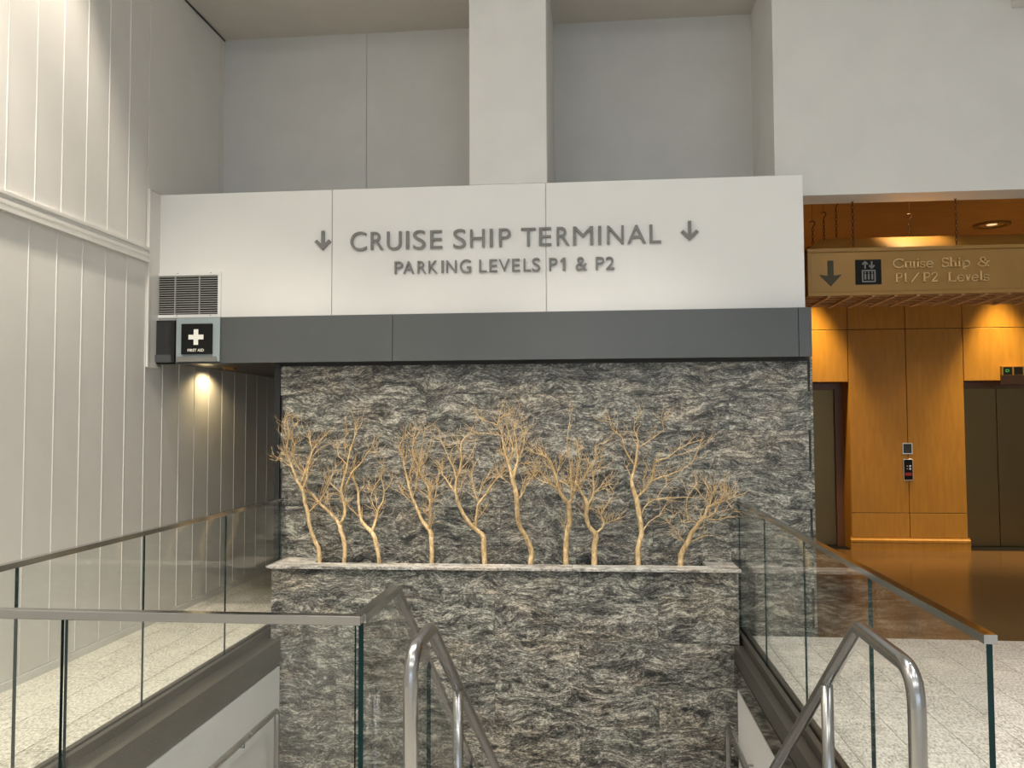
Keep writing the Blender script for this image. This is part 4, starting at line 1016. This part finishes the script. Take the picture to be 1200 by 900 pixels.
# serif letters drawn as strokes: (x, y) in cap heights, width in cap heights
def A_(cx, cy, rx, ry, a0, a1, n=12):
    return [(cx + rx * math.cos(math.radians(a0 + (a1 - a0) * i / n)), cy + ry * math.sin(math.radians(a0 + (a1 - a0) * i / n))) for i in range(n + 1)]
TH, TN, SF = 0.15, 0.07, 0.06
GL = {
 'C': [(A_(0.48, 0.5, 0.42, 0.46, 42, 318, 18), TH * 0.85), ([(0.80, 0.98), (0.80, 0.70)], TN), ([(0.80, 0.30), (0.80, 0.16)], TN)],
 'r': [([(0.18, 0), (0.18, 0.66)], TH), (A_(0.38, 0.46, 0.17, 0.20, 170, 40, 6), TN * 1.3), ([(0.02, 0.03), (0.38, 0.03)], SF), ([(0.04, 0.65), (0.20, 0.65)], SF)],
 'u': [([(0.16, 0.66), (0.16, 0.24)], TH), (A_(0.34, 0.22, 0.18, 0.19, 180, 340, 8), TN * 1.3), ([(0.54, 0.66), (0.54, 0)], TH), ([(0.02, 0.65), (0.18, 0.65)], SF), ([(0.40, 0.65), (0.56, 0.65)], SF), ([(0.54, 0.03), (0.68, 0.03)], SF)],
 'i': [([(0.18, 0), (0.18, 0.66)], TH), ([(0.03, 0.03), (0.33, 0.03)], SF), ([(0.05, 0.65), (0.2, 0.65)], SF), ([(0.18, 0.84), (0.18, 0.97)], TH)],
 's': [(A_(0.24, 0.48, 0.17, 0.16, 30, 250, 8) + A_(0.24, 0.18, 0.18, 0.16, 70, -150, 8), TH * 0.7), ([(0.42, 0.66), (0.42, 0.48)], SF), ([(0.05, 0.2), (0.05, 0.0)], SF)],
 'e': [(A_(0.30, 0.33, 0.24, 0.32, 0, 320, 16), TH * 0.75), ([(0.08, 0.36), (0.55, 0.36)], TN)],
 'S': [(A_(0.32, 0.72, 0.24, 0.24, 30, 250, 10) + A_(0.32, 0.26, 0.26, 0.24, 70, -150, 10), TH * 0.8), ([(0.58, 1.0), (0.58, 0.72)], SF), ([(0.05, 0.30), (0.05, 0.0)], SF)],
 'h': [([(0.16, 0), (0.16, 1.03)], TH), (A_(0.36, 0.42, 0.18, 0.22, 170, 0, 8), TN * 1.3), ([(0.54, 0), (0.54, 0.44)], TH), ([(0.02, 0.03), (0.31, 0.03)], SF), ([(0.40, 0.03), (0.69, 0.03)], SF), ([(0.02, 1.02), (0.18, 1.02)], SF)],
 'p': [([(0.16, -0.30), (0.16, 0.66)], TH), (A_(0.34, 0.33, 0.25, 0.31, 150, -150, 14), TH * 0.75), ([(0.02, -0.27), (0.32, -0.27)], SF), ([(0.02, 0.65), (0.18, 0.65)], SF)],
 '&': [(A_(0.38, 0.76, 0.18, 0.20, -50, 230, 10) + [(0.80, 0.02)], TH * 0.7), (A_(0.36, 0.27, 0.30, 0.26, 120, 380, 12) + [(0.78, 0.55)], TH * 0.7), ([(0.66, 0.55), (0.90, 0.55)], SF)],
 'P': [([(0.18, 0), (0.18, 1.0)], TH), ([(0.18, 0.97), (0.40, 0.97)] + A_(0.40, 0.73, 0.24, 0.24, 90, -90, 8) + [(0.18, 0.49)], TH * 0.7), ([(0.02, 0.03), (0.36, 0.03)], SF), ([(0.02, 0.97), (0.2, 0.97)], SF)],
 '1': [([(0.20, 0), (0.20, 1.0)], TH), ([(0.04, 0.86), (0.20, 0.97)], TN), ([(0.05, 0.03), (0.35, 0.03)], SF)],
 '/': [([(0.05, 0.0), (0.55, 1.0)], TN * 1.4)],
 '2': [(A_(0.30, 0.73, 0.24, 0.25, 170, -30, 10) + [(0.07, 0.06)], TH * 0.75), ([(0.05, 0.06), (0.60, 0.06)], TH * 0.8), ([(0.59, 0.05), (0.59, 0.22)], SF)],
 'L': [([(0.18, 0), (0.18, 1.0)], TH), ([(0.02, 0.03), (0.70, 0.03)], SF * 1.3), ([(0.02, 0.97), (0.36, 0.97)], SF), ([(0.69, 0.02), (0.69, 0.26)], SF)],
 'v': [([(0.10, 0.66), (0.31, 0.0)], TH * 0.9), ([(0.31, 0.0), (0.50, 0.66)], TN * 1.2), ([(0.0, 0.65), (0.24, 0.65)], SF), ([(0.38, 0.65), (0.62, 0.65)], SF)],
 'l': [([(0.18, 0), (0.18, 1.03)], TH), ([(0.03, 0.03), (0.33, 0.03)], SF), ([(0.04, 1.02), (0.2, 1.02)], SF)],
}
def serif(ch, x, z, H, width):
    global m
    m = MB()
    st = GL[ch]
    xs_ = [p[0] for s_ in st for p in s_[0]]
    x_lo, x_hi = min(xs_), max(xs_)
    k = width / (x_hi - x_lo)
    for pts_, w in st:
        P_ = [Vector((x + (p[0] - x_lo) * k, z + p[1] * H)) for p in pts_]
        for i in range(len(P_) - 1):
            d = P_[i + 1] - P_[i]
            if d.length < 1e-6: continue
            e = d.normalized() * w * H * 0.12 if len(P_) > 2 else Vector((0, 0))
            n = Vector((-d.y, d.x)).normalized() * w * H / 2
            a, b = P_[i] - e, P_[i + 1] + e
            m.prism([tuple(a - n), tuple(b - n), tuple(b + n), tuple(a + n)], HY - 0.018, HY - 0.0005, 'Y')
    m.build('letter', M['goldhi'], hs)
KX = 0.00704
def sx_(q): return 2.271 + (1000 + q / 6.667 - 1002) * KX
for ch, a, b in (('C', 314, 390), ('r', 400, 432), ('u', 437, 485), ('i', 496, 514), ('s', 525, 560), ('e', 575, 625), ('S', 697, 743), ('h', 752, 812), ('i', 819, 838), ('p', 848, 908), ('&', 980, 1066)):
    serif(ch, sx_(a), 3.030, 0.080, (b - a) / 6.667 * KX)
for ch, a, b in (('P', 322, 378), ('1', 393, 417), ('/', 452, 510), ('P', 540, 595), ('2', 613, 655), ('L', 735, 798), ('e', 815, 866), ('v', 873, 917), ('e', 925, 975), ('l', 985, 1004), ('s', 1017, 1055)):
    serif(ch, sx_(a), 2.905, 0.080, (b - a) / 6.667 * KX)

# chains that carry the hanging sign
def chain(x, y, z0, z1, label, hook=True):
    root = empty('hanging_chain', (x, y, z0))
    tag(root, label, 'chain', 'chains carrying the hanging sign')
    m = MB(); L = 0.030; z = z0; k = 0
    while z < z1:
        pts_ = []
        for i in range(8):
            a = 2 * PI * i / 8
            u, w = math.cos(a) * 0.009, math.sin(a) * L * 0.62
            pts_.append((x + (u if k % 2 else 0), y + (0 if k % 2 else u), z + L / 2 + w))
        pts_.append(pts_[0]); m.tube(pts_, 0.0028, 4, False)
        z += L; k += 1
    lk = m.build('links', M['chain'], root, rec=False); lk['kind'] = 'stuff'
    if hook:
        m = MB(); m.tube([(x, y, z)] + [(x + 0.022 * math.sin(a), y, z + 0.045 - 0.022 * math.cos(a) ) for a in [math.radians(q) for q in (20, 60, 100, 140, 180, 220, 250)]], 0.0045, 6)
        m.build('hook', M['chain'], root, smooth=True)
        m = MB(); m.tube([(x, y, z + 0.06), (x, y, 4.0)], 0.0016, 5); m.build('wire', M['chain'], root)
chain(1.975, 7.78, 3.27, 3.43, 'chain with open hook nearest the white wall above the hanging sign end')
chain(2.085, 7.82, 3.33, 3.51, 'chain with open hook second from the hanging sign end')
chain(2.195, 7.82, 3.37, 3.62, 'chain with hook third from the hanging sign end')
chain(2.245, 7.50, 3.215, 3.62, 'plain chain dropping from the opening edge, fourth along the hanging sign', False)
chain(3.10, 7.50, 3.215, 3.62, 'plain chain dropping from the opening edge right of the others', False)
chain(2.86, 7.9, 3.37, 3.50, 'short chain with hook near the middle of the hanging sign')

# lamps
def downlight(x, y, z, r, label, cat='lamp', group=None, mat='lens'):
    root = empty('ceiling_downlight', (x, y, z))
    tag(root, label, cat, group)
    m = MB(); m.disc((x, y), r * 0.72, r, z - 0.018, z); m.build('trim_ring', M['gold'] if mat == 'lens' else M['white'], root, smooth=False)
    m = MB(); m.disc((x, y), r * 0.3, r * 0.74, z - 0.004, z - 0.001); m.build('reflector', M['goldhi'] if mat == 'lens' else M['white'], root)
    m = MB(); m.disc((x, y), 0.0, r * 0.28, z - 0.003, z - 0.0005, 20); m.build('lens', M[mat], root)
for x, y, l in ((4.64, 10.26, 'round recessed downlight in the amber lobby ceiling above the hanging sign'),):
    downlight(x, y, 4.0, 0.20, l)
for x, y in ((2.90, 11.34), (5.32, 11.34), (6.30, 11.34), (7.5, 11.36), (2.85, 7.82), (6.0, 8.8)):
    downlight(x, y, 4.0, 0.10, 'recessed downlight in the amber lobby ceiling hidden by the hanging sign', group='small lobby downlights')
downlight(-3.52, 7.86, 2.25, 0.06, 'small round downlight shining down the plank wall under the fascia', mat='lens')
downlight(-3.0, 8.0, 2.25, 0.05, 'unlit looking small downlight further right in the corridor ceiling', mat='white')
